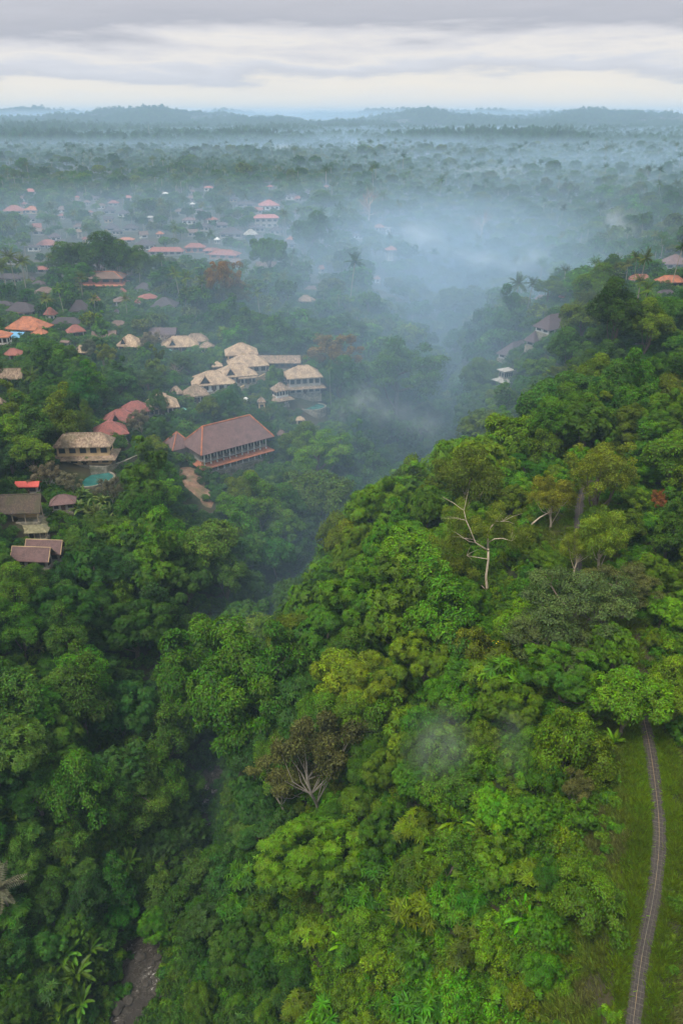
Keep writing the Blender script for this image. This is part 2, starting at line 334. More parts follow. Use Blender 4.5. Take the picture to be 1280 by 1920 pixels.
def lobes_to_leaves(rs, lobes, n, ln, wd, per=1, up=.5, zsq=.8, droop=.3, fill=.12, rosette=0, jit=.35, hang=0.0):
    """lobes: rows (x, y, z, r, clump value). Leaves sit on the skins of the lobes, facing out and up; rosette > 0 makes fans of that many leaves."""
    lob = np.asarray(lobes); w = lob[:, 3]**2; w = w/w.sum()
    m = n//max(rosette, 1); c0 = rs.choice(len(lob), int(m*1.9), p=w)
    # leaves gather in sprays: each lobe carries a few dozen, some reaching out, some held back
    ns = 26; sd = rdir(rs, len(lob)*ns).reshape(len(lob), ns, 3); sd[..., 2] += .3; sd = unit(sd); sr = 1+np.where(rs.random((len(lob), ns)) < .35, rs.uniform(.0, .34, (len(lob), ns)), rs.uniform(-.22, .08, (len(lob), ns)))
    st = rs.integers(0, ns, len(c0)); c = lob[c0]; sv = rs.random((len(lob), ns))
    d = unit(sd[c0, st]+rs.normal(0, .26, (len(c0), 3))); rr = c[:, 3]*sr[c0, st]*(1-.35*np.abs(rs.normal(0, .45, len(c0))))
    ins = rs.random(len(c0)) < fill; rr = np.where(ins, rr*rs.uniform(.4, .9, len(c0)), rr)
    c = c.copy(); c[:, 4] = np.clip(c[:, 4]*.5+sv[c0, st]*.5, 0, 1)
    P = c[:, :3]+d*rr[:, None]*np.array([1, 1, zsq])
    if hang: P[:, 2] -= np.where(d[:, 2] < .2, rs.random(len(c0))**2*hang*c[:, 3], 0)
    # drop leaves buried in other lobes
    q = np.ones(len(P), bool)
    for l in lob:
        e = (P-l[:3])/np.array([1, 1, zsq]); q &= ~((np.linalg.norm(e, axis=1) < l[3]*.80) & ~ins)
    P = P[q][:m]; d = d[q][:m]; cv = c[q][:m, 4]; ins = ins[q][:m]
    nn = unit(d+np.array([0, 0, up])+rs.normal(0, jit, P.shape))
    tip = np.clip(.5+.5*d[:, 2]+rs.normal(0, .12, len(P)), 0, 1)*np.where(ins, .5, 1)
    if rosette:
        Q = rosette; a0 = rs.random(len(P))*6.283
        t1 = unit(np.cross(nn, rdir(rs, len(P)))); t2 = np.cross(nn, t1)
        A = a0[:, None]+np.arange(Q)[None]*6.283/Q+rs.normal(0, .2, (len(P), Q))
        D = (np.cos(A)[..., None]*t1[:, None]+np.sin(A)[..., None]*t2[:, None]); D = unit(D+nn[:, None]*rs.uniform(-.25, .35, (len(P), Q, 1)))
        PP = np.repeat(P, Q, 0); NN = np.repeat(nn, Q, 0); D = D.reshape(-1, 3); NN = unit(NN-D*np.sum(NN*D, 1, keepdims=True))
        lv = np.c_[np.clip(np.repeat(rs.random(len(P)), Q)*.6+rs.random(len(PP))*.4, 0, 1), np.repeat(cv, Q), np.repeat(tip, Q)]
        P = PP; nn = NN
    else:
        D = unit(np.cross(nn, rdir(rs, len(P)))+d*.5-np.array([0, 0, droop])); nn = unit(nn-D*np.sum(nn*D, 1, keepdims=True))
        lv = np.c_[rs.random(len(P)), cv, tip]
    s = rs.uniform(.7, 1.25, len(P))
    return P, nn, D, ln*s, wd*s, lv
def dome(rs, n, R0, hz, z0, zmin=-.25, lr=(.24, .4), spread=(.86, 1.06)):
    L_ = []; ph = rs.random()*6.28
    for i in range(n):
        z = 1-(1-zmin)*(i+.5)/n; a = i*2.39996+rs.normal(0, .35); r = math.sqrt(max(0, 1-z*z))
        q = rs.uniform(*lr)*R0*(1 if rs.random() < .6 else .7); k = (R0-q*.8)*rs.uniform(*spread)*(1+.20*math.sin(2*a+ph)+.13*math.sin(3*a+2*ph)+rs.normal(0, .06))
        L_.append((r*math.cos(a)*k, r*math.sin(a)*k, z0+z*k*hz, q, rs.random()))
    L_.append((0, 0, z0+.1*R0, R0*.5, .5)); return L_
def trunk_for(rs, lobes, h, r0, fork=.5, n=7, bend=.3, limbs=8, down=2.5):
    m = MB(); p = []; x = y = 0
    for i in range(6):
        t = i/5; p.append((x, y, -down+(h+down)*t)); x += rs.normal(0, bend); y += rs.normal(0, bend)
    m.tube(p, [r0*(1.25-.65*i/5) for i in range(6)], n)
    lob = sorted(lobes, key=lambda l: -l[3])[:limbs]
    for l in lob:
        k = rs.uniform(fork, .95); a = Vector(p[0]).lerp(Vector(p[-1]), k) if False else Vector(p[min(5, int(k*5))]); b = Vector(l[:3])
        mid = a.lerp(b, .5)+Vector((rs.normal(0, .3), rs.normal(0, .3), -.1*(b-a).length+rs.normal(0, .3)))
        m.tube([a, mid, b], [r0*.42, r0*.28, r0*.1], 5)
        for _ in range(2):
            e = b+Vector(rdir(rs, 1)[0])*l[3]*.8; m.tube([mid.lerp(b, rs.uniform(.3, .9)), e], [r0*.14, r0*.04], 4)
    return m
PROTO = {}      # name -> dict(crown=mesh, trunk=mesh, R=crown radius, hc=height of crown centre, top)
def proto(name, seed, lobes, n, ln, wd, R0, hc, r0=.28, bark=None, trunk=True, limbs=8, fork=.45, **kw):
    rs = np.random.default_rng(seed)
    a = lobes_to_leaves(rs, lobes, n, ln, wd, **kw)
    bark = bark or BARK
    tm = trunk_for(rs, lobes, hc*.95, r0, fork, limbs=limbs) if trunk else None
    PROTO[name] = dict(crown=leaf_mesh('crown', *a, [LEAF]), trunk=tm.mesh('trunk', [bark]) if tm else None, R=R0, hc=hc, bark=bark)
rs = np.random.default_rng(3)
# domed broad crowns
for i, (n, hz, ro, ln, wd) in enumerate([(22, .8, 0, .50, .24), (26, .75, 6, .46, .16), (18, .95, 0, .38, .2), (24, .7, 5, .62, .2)]):
    proto('dome%d' % i, 10+i, dome(rs, n, 5, hz, 7), 16000, ln*.85, wd*.85, 5, 7, rosette=ro)
# very large crowns, leaves no bigger than on the others
proto('giant', 25, dome(rs, 62, 11, .85, 13, -.35, (.13, .24), (.88, 1.05)), 60000, .55, .22, 11, 13, r0=.6, limbs=14)
proto('grand', 26, dome(rs, 44, 8.5, .8, 10, -.35, (.15, .26), (.88, 1.05)), 42000, .62, .17, 8.5, 10, r0=.5, limbs=12, rosette=6)
# small trees of the ridge side: long leaflets in stars, or dense small leaves
for i in range(3):
    lb = dome(rs, 9, 2.4, .85, 3.4, -.25, (.3, .5)); proto('star%d' % i, 27+i, lb, [1400, 1800, 1100][i], [.85, .65, 1.05][i], [.20, .15, .24][i], 2.8, 3.4, r0=.12, limbs=6, rosette=[9, 8, 10][i], up=.9, jit=.45, fill=.08)
for i in range(2): proto('scrub%d' % i, 22+i, dome(rs, 16, 2.6, .9, 3.2, -.35, (.2, .36)), 6500, [.30, .36][i], [.13, .16][i], 2.8, 3.2, r0=.12, limbs=6)
# tall uneven crowns
for i in range(2):
    lb = [(rs.normal(0, 1.1), rs.normal(0, 1.1), 5+k*.95+rs.normal(0, .3), rs.uniform(1.4, 2.3)*(1-.045*k), rs.random()) for k in range(11)]
    lb += [(2.6*math.cos(a), 2.6*math.sin(a), rs.uniform(5, 9.5), rs.uniform(1.2, 1.9), rs.random()) for a in np.arange(0, 6.2, .78)]
    proto('tall%d' % i, 30+i, lb, 12000, .46, .2, 4.4, 8.5, rosette=[0, 6][i])
# creeper-hung towers
lb = [(rs.normal(0, .8), rs.normal(0, .8), 1.2+k*.75, 2.6*(1-.06*k)*rs.uniform(.75, 1.1), rs.random()) for k in range(12)]
lb += [(rs.uniform(2, 3)*math.cos(a), rs.uniform(2, 3)*math.sin(a), rs.uniform(1, 7), rs.uniform(1.0, 1.6), rs.random()) for a in np.arange(0, 6.2, .5)]
proto('vine', 40, lb, 14000, .34, .24, 4, 5.5, hang=1.2, droop=.7)
# clumps like cauliflower
lb = dome(rs, 34, 5, .85, 7, -.2, (.15, .26), (.9, 1.08)); proto('clump', 50, lb, 16000, .3, .1, 5, 7, up=.2, jit=.5, r0=.35)
# layered, flat pads
lb = []
for k in range(46):
    a = rs.random()*6.283; r = 5.2*math.sqrt(rs.random()); z = 8.5-.055*r*r+rs.normal(0, .8)-(k % 3)*1.0
    lb.append((r*math.cos(a), r*math.sin(a), z, rs.uniform(.9, 1.6), rs.random()))
proto('layer', 60, lb, 22000, .26, .11, 5.6, 7.5, zsq=.34, up=1.2, r0=.35, fill=.3)
# fine feathery crowns whose pale limbs show
def feathery(name, seed, lb, trunkm, R0, hc, n=22000, ln=.30, wd=.09):
    rs2 = np.random.default_rng(seed)
    a = lobes_to_leaves(rs2, lb, n, ln, wd, up=.1, jit=.7, fill=.75, droop=.8, hang=.8)
    PROTO[name] = dict(crown=leaf_mesh('crown', *a, [LEAF]), trunk=trunkm.mesh('trunk', [PALEBARK]), R=R0, hc=hc, bark=PALEBARK)
lb = dome(rs, 20, 4.6, .9, 7.5, .0, (.22, .36), (.9, 1.15)); feathery('feather', 70, lb, trunk_for(np.random.default_rng(5), lb, 7.5, .22, .4, limbs=9), 5, 7.5)
# sparse, half dry
lb = dome(rs, 20, 4.4, .95, 7, -.3, (.2, .34), (.9, 1.15)); a = lobes_to_leaves(np.random.default_rng(80), lb, 15000, .32, .14, jit=.7, fill=.4)
PROTO['sparse'] = dict(crown=leaf_mesh('crown', *a, [LEAF]), trunk=trunk_for(np.random.default_rng(8), lb, 7, .15, .4, limbs=18).mesh('trunk', [PALMBARK]), R=4.8, hc=7, bark=PALMBARK)
def twig_crown(seed, R0, hc, n=240):
    rs2 = np.random.default_rng(seed); m = MB(); t = MB()
    t.tube([(0, 0, -2), (.1, 0, hc*.5), (0, .2, hc*.8)], [.28, .2, .14], 6)
    for i in range(15):
        d = rdir(rs2, 1)[0]; d[2] = abs(d[2])*.8+.15; d = unit(d)
        a = Vector((0, 0, hc*rs2.uniform(.45, .8))); b = a+Vector(d)*R0*.62; mid = a.lerp(b, .5)+Vector(rs2.normal(0, .25, 3)); t.tube([a, mid, b], [.12, .08, .05], 5, False)
        for j in range(n//15):
            s = mid.lerp(b, rs2.random()*1.1); e = s+(Vector(d)*1.0+Vector(rdir(rs2, 1)[0])*1.1)*R0*.32
            m.tube([s, s.lerp(e, .5)+Vector(rs2.normal(0, .12, 3)), e], [.035, .026, .012], 3, False)
    return m, t
m_, t_ = twig_crown(90, 4.6, 7)
TWIG = surf('twig', [(.3, (.17, .12, .10)), (.7, (.32, .25, .21))], 3)
PROTO['bare'] = dict(crown=m_.mesh('crown', [TWIG]), trunk=t_.mesh('trunk', [PALEBARK]), R=4.8, hc=7.5, bark=PALEBARK)
# slender column (cypress-like), small bush
lb = [(rs.normal(0, .15), rs.normal(0, .15), .8+k*.62, 1.15*math.sin(math.pi*(k+1.2)/14.5)+.15, rs.random()) for k in range(13)]
proto('column', 95, lb, 6000, .22, .08, 1.4, 4.5, up=.9, r0=.12, limbs=2)
lb = dome(rs, 9, 1.5, .75, .9, -.1, (.3, .5)); proto('bush0', 97, lb, 1500, .30, .14, 1.6, .9, r0=.06, limbs=4)
lb = dome(rs, 8, 1.4, .7, .7, -.1, (.3, .5)); proto('bush1', 98, lb, 1300, .40, .13, 1.6, .8, r0=.06, limbs=4, rosette=6)
lb = dome(rs, 12, 1.6, .8, 1.0, -.1, (.25, .4)); proto('bush2', 99, lb, 1500, .24, .12, 1.7, 1.0, r0=.06, limbs=4, jit=.6)

# palms and bananas
def frond(P, Nn, D, LN, WD, LV, rs2, base, az, el, length, nl, lw, lnl, droop, tw=0.0, v=.5):
    p = np.array(base, float); d = np.array([math.cos(az)*math.cos(el), math.sin(az)*math.cos(el), math.sin(el)]); step = length/nl; pts = []
    for i in range(nl):
        t = i/nl; side = unit(np.cross(d, [0, 0, 1.0])); upn = np.cross(side, d)
        ll = lnl*math.sin(math.pi*min(1, .12+.95*t))**.6*(1-.35*t)
        for s in (-1, 1):
            q = unit(side*s+d*.55-np.array([0, 0, 1.0])*(.25+.3*rs2.random())); P.append(p.copy()); D.append(q); Nn.append(unit(upn-q*np.dot(upn, q))); LN.append(ll*rs2.uniform(.85, 1.1)); WD.append(lw); LV.append((rs2.random()*.5+.25, v, .45+.4*rs2.random()))
        pts.append(p.copy()); p = p+d*step; d = unit(d+np.array([0, 0, -droop*step*(.6+t)]))
    pts.append(p); return pts
def palm(name, seed, H, nf, fl, lean=.6, dead=0.0):
    rs2 = np.random.default_rng(seed); P, Nn, D, LN, WD, LV = [], [], [], [], [], []; m = MB()
    pts = [(lean*(t**2), .3*lean*t, -1.5+(H+1.5)*t) for t in np.linspace(0, 1, 8)]; m.tube(pts, [.22, .19, .17, .15, .14, .13, .13, .14], 7)
    st = MB(); top = Vector(pts[-1])
    for i in range(nf):
        az = i*2.4+rs2.normal(0, .2); el = R(rs2.uniform(-25, 78)); pp = frond(P, Nn, D, LN, WD, LV, rs2, top, az, el, fl*rs2.uniform(.85, 1.1), 17, .16, 1.0, .26, v=rs2.random())
        st.tube([Vector(q) for q in pp[::4]], [.05, .04, .03, .02, .015][:len(pp[::4])], 4, False)
    for i in range(7): 
        a = i*.9; st.tube([top+Vector((.22*math.cos(a), .22*math.sin(a), -.15)), top+Vector((.25*math.cos(a), .25*math.sin(a), -.5))], [.13, .09], 5)
    me = leaf_mesh('crown', np.array(P), np.array(Nn), np.array(D), np.array(LN), np.array(WD), np.array(LV), [LEAF, BARK], extra=st)
    PROTO[name] = dict(crown=me, trunk=m.mesh('trunk', [PALMBARK]), R=fl*.85, hc=H, bark=PALMBARK)
palm('palm0', 1, 11, 26, 4.2); palm('palm1', 2, 15, 24, 4.0, 1.4); palm('palm2', 3, 8, 24, 4.0, -.8)
def banana(name, seed, nleaf=9, ln=2.6, w=.62, H=1.6, stems=3):
    rs2 = np.random.default_rng(seed); m = MB(); t = MB(); cv = []
    V = []; F = []; C = []
    for s in range(stems):
        bx, by = (0, 0) if stems == 1 else (rs2.normal(0, .9), rs2.normal(0, .9)); hh = H*rs2.uniform(.8, 1.2)
        t.tube([(bx, by, -1), (bx, by, hh*.6), (bx, by, hh)], [.16, .13, .09], 6)
        for i in range(nleaf):
            az = i*2.4+rs2.normal(0, .3); el = R(rs2.uniform(15, 80)); d = np.array([math.cos(az)*math.cos(el), math.sin(az)*math.cos(el), math.sin(el)]); p = np.array([bx, by, hh]); L_ = ln*rs2.uniform(.75, 1.15); K = 8; r1 = rs2.random(); o = len(V)
            for k in range(K+1):
                tt = k/K; side = unit(np.cross(d, [0, 0, 1.0])); up = np.cross(side, d); ww = w*(math.sin(math.pi*min(1, tt*.93+.04))**.55)*(.15 if k == 0 else 1)
                tear = rs2.uniform(-.06, .06)
                V += [p+side*ww*.5-up*(-.10+tear), p, p-side*ww*.5-up*(-.10+tear)]; C += [(r1*.6+.2, .5+.3*(k % 2), .35+.5*tt, 1), (r1*.6+.4, .9, .9, 1), (r1*.6+.2, .5+.3*(k % 2), .35+.5*tt, 1)]
                p = p+d*L_/K; d = unit(d+np.array([0, 0, -.42*L_/K*(.5+tt)]))
            for k in range(K):
                a = o+k*3; F += [(a, a+1, a+4, a+3), (a+1, a+2, a+5, a+4)]
    me = bpy.data.meshes.new('crown'); me.from_pydata([tuple(v) for v in V], [], F); me.materials.append(LEAF)
    a = me.color_attributes.new('lv', 'FLOAT_COLOR', 'POINT'); a.data.foreach_set('color', np.array(C, np.float32).ravel())
    PROTO[name] = dict(crown=me, trunk=t.mesh('trunk', [BARK]), R=ln*.85, hc=H+.5, bark=BARK)
banana('banana0', 1); banana('banana1', 2, 10, 3.0, .7, 2.2, 2); banana('banana2', 3, 11, 2.2, .5, .8, 1)

# coarser copies for the middle distance, patches of canopy for the far one
def lod(name, seed, lb, n, ln, wd, trunk=True, r0=.25, h=6, **kw):
    rs2 = np.random.default_rng(seed); a = lobes_to_leaves(rs2, lb, n, ln, wd, **kw)
    ex = MB()
    if trunk: ex = trunk_for(rs2, lb, h, r0, limbs=4, n=5)
    else: ex.box(-.02, .02, -.02, .02, 0, .02)
    me = leaf_mesh(name, *a, [LEAFFAR, BARK], extra=ex); o = bpy.data.objects.new(name, me); return o
MID = []
MID.append(lod('mid_a', 1, dome(rs, 16, 5, .85, 6.5), 1700, 1.0, .6))
MID.append(lod('mid_b', 2, dome(rs, 20, 5, .75, 6.5, -.2, (.2, .34)), 1700, .9, .6))
MID.append(lod('mid_c', 3, dome(rs, 14, 4, 1.3, 6.5, -.4), 1500, .9, .55))
MID.append(lod('mid_d', 4, [(l[0], l[1], l[2], l[3], l[4]) for l in dome(rs, 22, 5.4, .35, 8, -.4, (.18, .3))], 1500, .9, .5, zsq=.4, up=1.2))
_p = PROTO['palm0']
def palm_lod(nm, H):
    rs2 = np.random.default_rng(4); P, Nn, D, LN, WD, LV = [], [], [], [], [], []; m = MB(); m.tube([(0, 0, -1), (.4, 0, H)], [.25, .2], 5)
    for i in range(16): frond(P, Nn, D, LN, WD, LV, rs2, (.4, 0, H), i*2.4, R(rs2.uniform(-20, 75)), 4.2, 7, .4, 1.3, .26, v=.4)
    return bpy.data.objects.new(nm, leaf_mesh(nm, np.array(P), np.array(Nn), np.array(D), np.array(LN), np.array(WD), np.array(LV), [LEAFFAR, PALMBARK], extra=m))
MID.append(palm_lod('mid_e', 10.5)); MID.append(palm_lod('mid_f', 14))
FAR = []
for k in range(3):   # canopy patches 50 m across
    lb = [(rs.uniform(-24, 24), rs.uniform(-24, 24), rs.uniform(4, 9), rs.uniform(4.5, 8), rs.random()) for _ in range(24)]
    lb += [(rs.uniform(-22, 22), rs.uniform(-22, 22), rs.uniform(12, 19), rs.uniform(4, 7), rs.random()) for _ in range(4)]
    FAR.append(lod('far_%d' % k, 60+k, lb, 3600, 2.6, 1.7, trunk=False, zsq=.9, fill=.03))

def scatter(name, label, cat, pts, pidx, rotz, scl, tint, protos, tilt=None):
    """ONE object of uncountable plants: instances of the protos on a cloud of points, each with its own turn, size and tint"""
    pts = np.asarray(pts, np.float32); n = len(pts)
    me = bpy.data.meshes.new(name); me.vertices.add(n); me.vertices.foreach_set('co', pts.ravel())
    def att(nm, ty, key, arr):
        a = me.attributes.new(nm, ty, 'POINT'); a.data.foreach_set(key, np.ascontiguousarray(arr).ravel())
    rot = np.zeros((n, 3), np.float32); rot[:, 2] = rotz
    if tilt is not None: rot[:, 0] = tilt
    scl = np.asarray(scl, np.float32); scl = np.repeat(scl[:, None], 3, 1) if scl.ndim == 1 else scl
    att('pidx', 'INT', 'value', np.asarray(pidx, np.int32)); att('rotv', 'FLOAT_VECTOR', 'vector', rot); att('sclv', 'FLOAT_VECTOR', 'vector', scl.astype(np.float32))
    att('tint', 'FLOAT_COLOR', 'color', np.c_[np.asarray(tint, np.float32), np.ones(n, np.float32)])
    o = link(name, me); c = bpy.data.collections.new(name+'_kinds')
    for k, p in enumerate(protos):
        q = p.copy(); q.name = 'kind_%02d' % k; c.objects.link(q)
    ng = bpy.data.node_groups.new(name, 'GeometryNodeTree')
    ng.interface.new_socket('Geometry', in_out='INPUT', socket_type='NodeSocketGeometry'); ng.interface.new_socket('Geometry', in_out='OUTPUT', socket_type='NodeSocketGeometry')
    gi = ng.nodes.new('NodeGroupInput'); go = ng.nodes.new('NodeGroupOutput')
    ci = ng.nodes.new('GeometryNodeCollectionInfo'); ci.inputs['Collection'].default_value = c; ci.inputs['Separate Children'].default_value = True; ci.inputs['Reset Children'].default_value = True
    ip = ng.nodes.new('GeometryNodeInstanceOnPoints'); ip.inputs['Pick Instance'].default_value = True
    def na(nm, ty):
        a = ng.nodes.new('GeometryNodeInputNamedAttribute'); a.data_type = ty; a.inputs['Name'].default_value = nm; return [s for s in a.outputs if s.enabled and s.name == 'Attribute'][0]
    ng.links.new(gi.outputs[0], ip.inputs['Points']); ng.links.new(ci.outputs[0], ip.inputs['Instance'])
    ng.links.new(na('pidx', 'INT'), ip.inputs['Instance Index']); ng.links.new(na('rotv', 'FLOAT_VECTOR'), ip.inputs['Rotation']); ng.links.new(na('sclv', 'FLOAT_VECTOR'), ip.inputs['Scale'])
    ng.links.new(ip.outputs[0], go.inputs[0])
    md = o.modifiers.new('scatter', 'NODES'); md.node_group = ng
    return tag(o, label, cat, kind='stuff')
# ------------------------------------------------------------------ the ground, one sheet to the horizon
def grown(a, b, step, lo, hi, cap=95, g=1.07):
    c = list(np.arange(a, b, step)); s = step; x = c[-1]
    while x < hi: s = min(s*g, cap); x += s; c.append(x)
    s = step; x = c[0]; pre = []
    while x > lo: s = min(s*g, cap); x -= s; pre.append(x)
    return np.array(pre[::-1]+c)
def build_ground():
    X = grown(-300, 330, 2.5, -7600, 7600); Y = grown(0, 720, 2.5, -300, 7600)
    gx, gy = np.meshgrid(X, Y); r = (gx > -420) & (gx < 480) & (gy > -20) & (gy < 900)
    Z = hbase(gx, gy); Z[r] = height(gx[r], gy[r])
    nx, ny = len(X), len(Y); V = np.stack([gx, gy, Z], -1).reshape(-1, 3)
    i, j = np.meshgrid(np.arange(nx-1), np.arange(ny-1)); b = (j*nx+i).ravel(); F = np.stack([b, b+1, b+nx+1, b+nx], 1)
    me = bpy.data.meshes.new('ground'); me.vertices.add(len(V)); me.vertices.foreach_set('co', V.ravel())
    me.loops.add(F.size); me.loops.foreach_set('vertex_index', F.ravel().astype(np.int32))
    me.polygons.add(len(F)); me.polygons.foreach_set('loop_start', (np.arange(len(F))*4).astype(np.int32)); me.polygons.foreach_set('loop_total', np.full(len(F), 4, np.int32)); me.polygons.foreach_set('use_smooth', np.ones(len(F), bool))
    me.update(); me.validate(); me.materials.append(SOILM)
    o = link('ground', me); tag(o, 'dark leaf-littered slopes of the gorge and the plain beyond', 'ground', kind='structure')
build_ground()
def ribbon(P, half, zoff, name, mat, nacross=8, wid=None, fit=None):
    """a strip along the centre line P with uv = (metres across, metres along)"""
    P = np.asarray(P); T = np.gradient(P[:, :2], axis=0); T = T/np.linalg.norm(T, axis=1, keepdims=True); S = np.c_[T[:, 1], -T[:, 0]]
    s = np.r_[0, np.cumsum(np.linalg.norm(np.diff(P[:, :2], axis=0), axis=1))]
    V = []; UV = []; F = []
    for i in range(len(P)):
        h = half if wid is None else wid[i]
        for k in range(nacross+1):
            u = (k/nacross*2-1)*h; V.append((P[i, 0]+S[i, 0]*u, P[i, 1]+S[i, 1]*u, P[i, 2]+zoff)); UV.append((u/h, s[i]))
    n = nacross+1
    for i in range(len(P)-1):
        for k in range(nacross): F.append((i*n+k, i*n+k+1, (i+1)*n+k+1, (i+1)*n+k))
    me = bpy.data.meshes.new(name); me.from_pydata(V, [], F); me.materials.append(mat)
    uv = me.uv_layers.new(name='uv'); idx = np.empty(len(me.loops), np.int32); me.loops.foreach_get('vertex_index', idx); uv.data.foreach_set('uv', np.array(UV, np.float32)[idx].ravel())
    me.polygons.foreach_set('use_smooth', [True]*len(F)); me.update()
    return link(name, me)
def path_mat():
    m, nt = new_mat('path_paving'); out = N(nt, 'ShaderNodeOutputMaterial'); b = N(nt, 'ShaderNodeBsdfPrincipled', i_Roughness=.85)
    uv = N(nt, 'ShaderNodeUVMap'); sp = N(nt, 'ShaderNodeSeparateXYZ'); L(nt, uv.outputs[0], sp.inputs[0]); tc = N(nt, 'ShaderNodeTexCoord')
    wob = N(nt, 'ShaderNodeTexNoise', i_Scale=2.5, i_Detail=3.0); L(nt, tc.outputs['Object'], wob.inputs['Vector'])
    w = mth(nt, 'MULTIPLY', mth(nt, 'SUBTRACT', wob.outputs[0], .5), .08)
    u = mth(nt, 'ADD', sp.outputs[0], w); v = mth(nt, 'ADD', sp.outputs[1], w)
    def line(x, c, hw):      # 1 within hw of c
        return mth(nt, 'LESS_THAN', mth(nt, 'ABSOLUTE', mth(nt, 'SUBTRACT', x, c)), hw)
    fr = mth(nt, 'FRACT', mth(nt, 'DIVIDE', v, .62)); cross = mth(nt, 'LESS_THAN', fr, .11)
    l1 = line(u, .0, .035); l2 = mth(nt, 'ADD', line(u, -.45, .025), line(u, .48, .025), clamp=True)
    n = N(nt, 'ShaderNodeTexNoise', i_Scale=5.0, i_Detail=6.0); L(nt, tc.outputs['Object'], n.inputs['Vector'])
    big = N(nt, 'ShaderNodeTexNoise', i_Scale=.35, i_Detail=3.0); L(nt, tc.outputs['Object'], big.inputs['Vector'])
    base = ramp(nt, [(.3, (.015, .0115, .0095)), (.7, (.042, .034, .028))], n.outputs[0])
    m1 = N(nt, 'ShaderNodeMixRGB'); L(nt, mth(nt, 'MULTIPLY', cross, mth(nt, 'MULTIPLY_ADD', big.outputs[0], 2.0, -.62, clamp=True)), m1.inputs[0]); L(nt, base.outputs[0], m1.inputs[1]); m1.inputs[2].default_value = (.11, .095, .07, 1)
    m2 = N(nt, 'ShaderNodeMixRGB'); L(nt, mth(nt, 'MULTIPLY', l2, .5), m2.inputs[0]); L(nt, m1.outputs[0], m2.inputs[1]); m2.inputs[2].default_value = (.10, .085, .06, 1)
    oc = ramp(nt, [(.4, (.12, .11, .08)), (.6, (.24, .16, .07))], big.outputs[0])
    m3 = N(nt, 'ShaderNodeMixRGB'); L(nt, mth(nt, 'MULTIPLY', l1, .85), m3.inputs[0]); L(nt, m2.outputs[0], m3.inputs[1]); L(nt, oc.outputs[0], m3.inputs[2])
    L(nt, m3.outputs[0], b.inputs['Base Color']); bp = N(nt, 'ShaderNodeBump', i_Strength=.5, i_Distance=.03); L(nt, n.outputs[0], bp.inputs['Height']); L(nt, bp.outputs[0], b.inputs['Normal']); L(nt, b.outputs[0], out.inputs[0]); return m
PW = np.interp(PATHD[:, 1], [PATHD[0, 1], 44, 78, 120], [.66, .69, .78, .72])*(1+.10*(vnoise(PATHD[:, 1], PATHD[:, 0]*0, 2.2, 71)-.5))
o = ribbon(PATHD, 1, .02, 'path', path_mat(), 8, PW); tag(o, 'dark grey paved walkway with pale grid seams along the ridge', 'path', kind='structure')
def water_mat():
    m, nt = new_mat('river_water'); out = N(nt, 'ShaderNodeOutputMaterial'); b = N(nt, 'ShaderNodeBsdfPrincipled'); b.inputs['IOR'].default_value = 1.33
    tc = N(nt, 'ShaderNodeTexCoord'); n = N(nt, 'ShaderNodeTexNoise', i_Scale=1.2, i_Detail=7.0, i_Roughness=.7, i_Distortion=1.5); L(nt, tc.outputs['Object'], n.inputs['Vector'])
    big = N(nt, 'ShaderNodeTexNoise', i_Scale=.16, i_Detail=3.0); L(nt, tc.outputs['Object'], big.inputs['Vector'])
    f = mth(nt, 'ADD', mth(nt, 'MULTIPLY', n.outputs[0], .65), mth(nt, 'MULTIPLY', big.outputs[0], .45))
    c = ramp(nt, [(.3, (.018, .015, .012)), (.54, (.034, .029, .023)), (.61, (.06, .053, .043)), (.67, (.42, .40, .38))], f); L(nt, c.outputs[0], b.inputs['Base Color'])
    rr = ramp(nt, [(.5, (.18,)*3), (.7, (.7,)*3)], f); L(nt, rr.outputs[0], b.inputs['Roughness'])
    bp = N(nt, 'ShaderNodeBump', i_Strength=.8, i_Distance=.25); L(nt, n.outputs[0], bp.inputs['Height']); L(nt, bp.outputs[0], b.inputs['Normal']); L(nt, b.outputs[0], out.inputs[0]); return m
o = ribbon(RIVD, 4.2, 0, 'river', water_mat(), 6); tag(o, 'brown stream with pale rapids at the bottom of the gorge', 'river', kind='structure')
# ------------------------------------------------------------------ building materials
def tile_mat(name, c1, c2, blotch, k=.6):
    """rows of small roof tiles: bump waves, mottled colour, darker mossy blotches"""
    m, nt = new_mat(name); out = N(nt, 'ShaderNodeOutputMaterial'); b = N(nt, 'ShaderNodeBsdfPrincipled', i_Roughness=.85); tc = N(nt, 'ShaderNodeTexCoord')
    n = N(nt, 'ShaderNodeTexNoise', i_Scale=3.0, i_Detail=6.0, i_Roughness=.75); L(nt, tc.outputs['Object'], n.inputs['Vector'])
    n2 = N(nt, 'ShaderNodeTexNoise', i_Scale=.5, i_Detail=5.0, i_Roughness=.7); L(nt, tc.outputs['Object'], n2.inputs['Vector'])
    c = ramp(nt, [(.35, c1), (.65, c2)], n.outputs[0]); r2 = ramp(nt, [(.42, (0,)*3), (.66, (1,)*3)], n2.outputs[0])
    mx = N(nt, 'ShaderNodeMixRGB'); L(nt, mth(nt, 'MULTIPLY', r2.outputs[0], k), mx.inputs[0]); L(nt, c.outputs[0], mx.inputs[1]); mx.inputs[2].default_value = (*blotch, 1); L(nt, mx.outputs[0], b.inputs['Base Color'])
    w = N(nt, 'ShaderNodeTexWave', wave_type='BANDS', bands_direction='Z', i_Scale=1.6, i_Distortion=.4); L(nt, tc.outputs['Object'], w.inputs['Vector'])
    bp = N(nt, 'ShaderNodeBump', i_Strength=.7, i_Distance=.12); L(nt, mth(nt, 'ADD', w.outputs[1], n.outputs[0]), bp.inputs['Height']); L(nt, bp.outputs[0], b.inputs['Normal']); L(nt, b.outputs[0], out.inputs[0]); return m
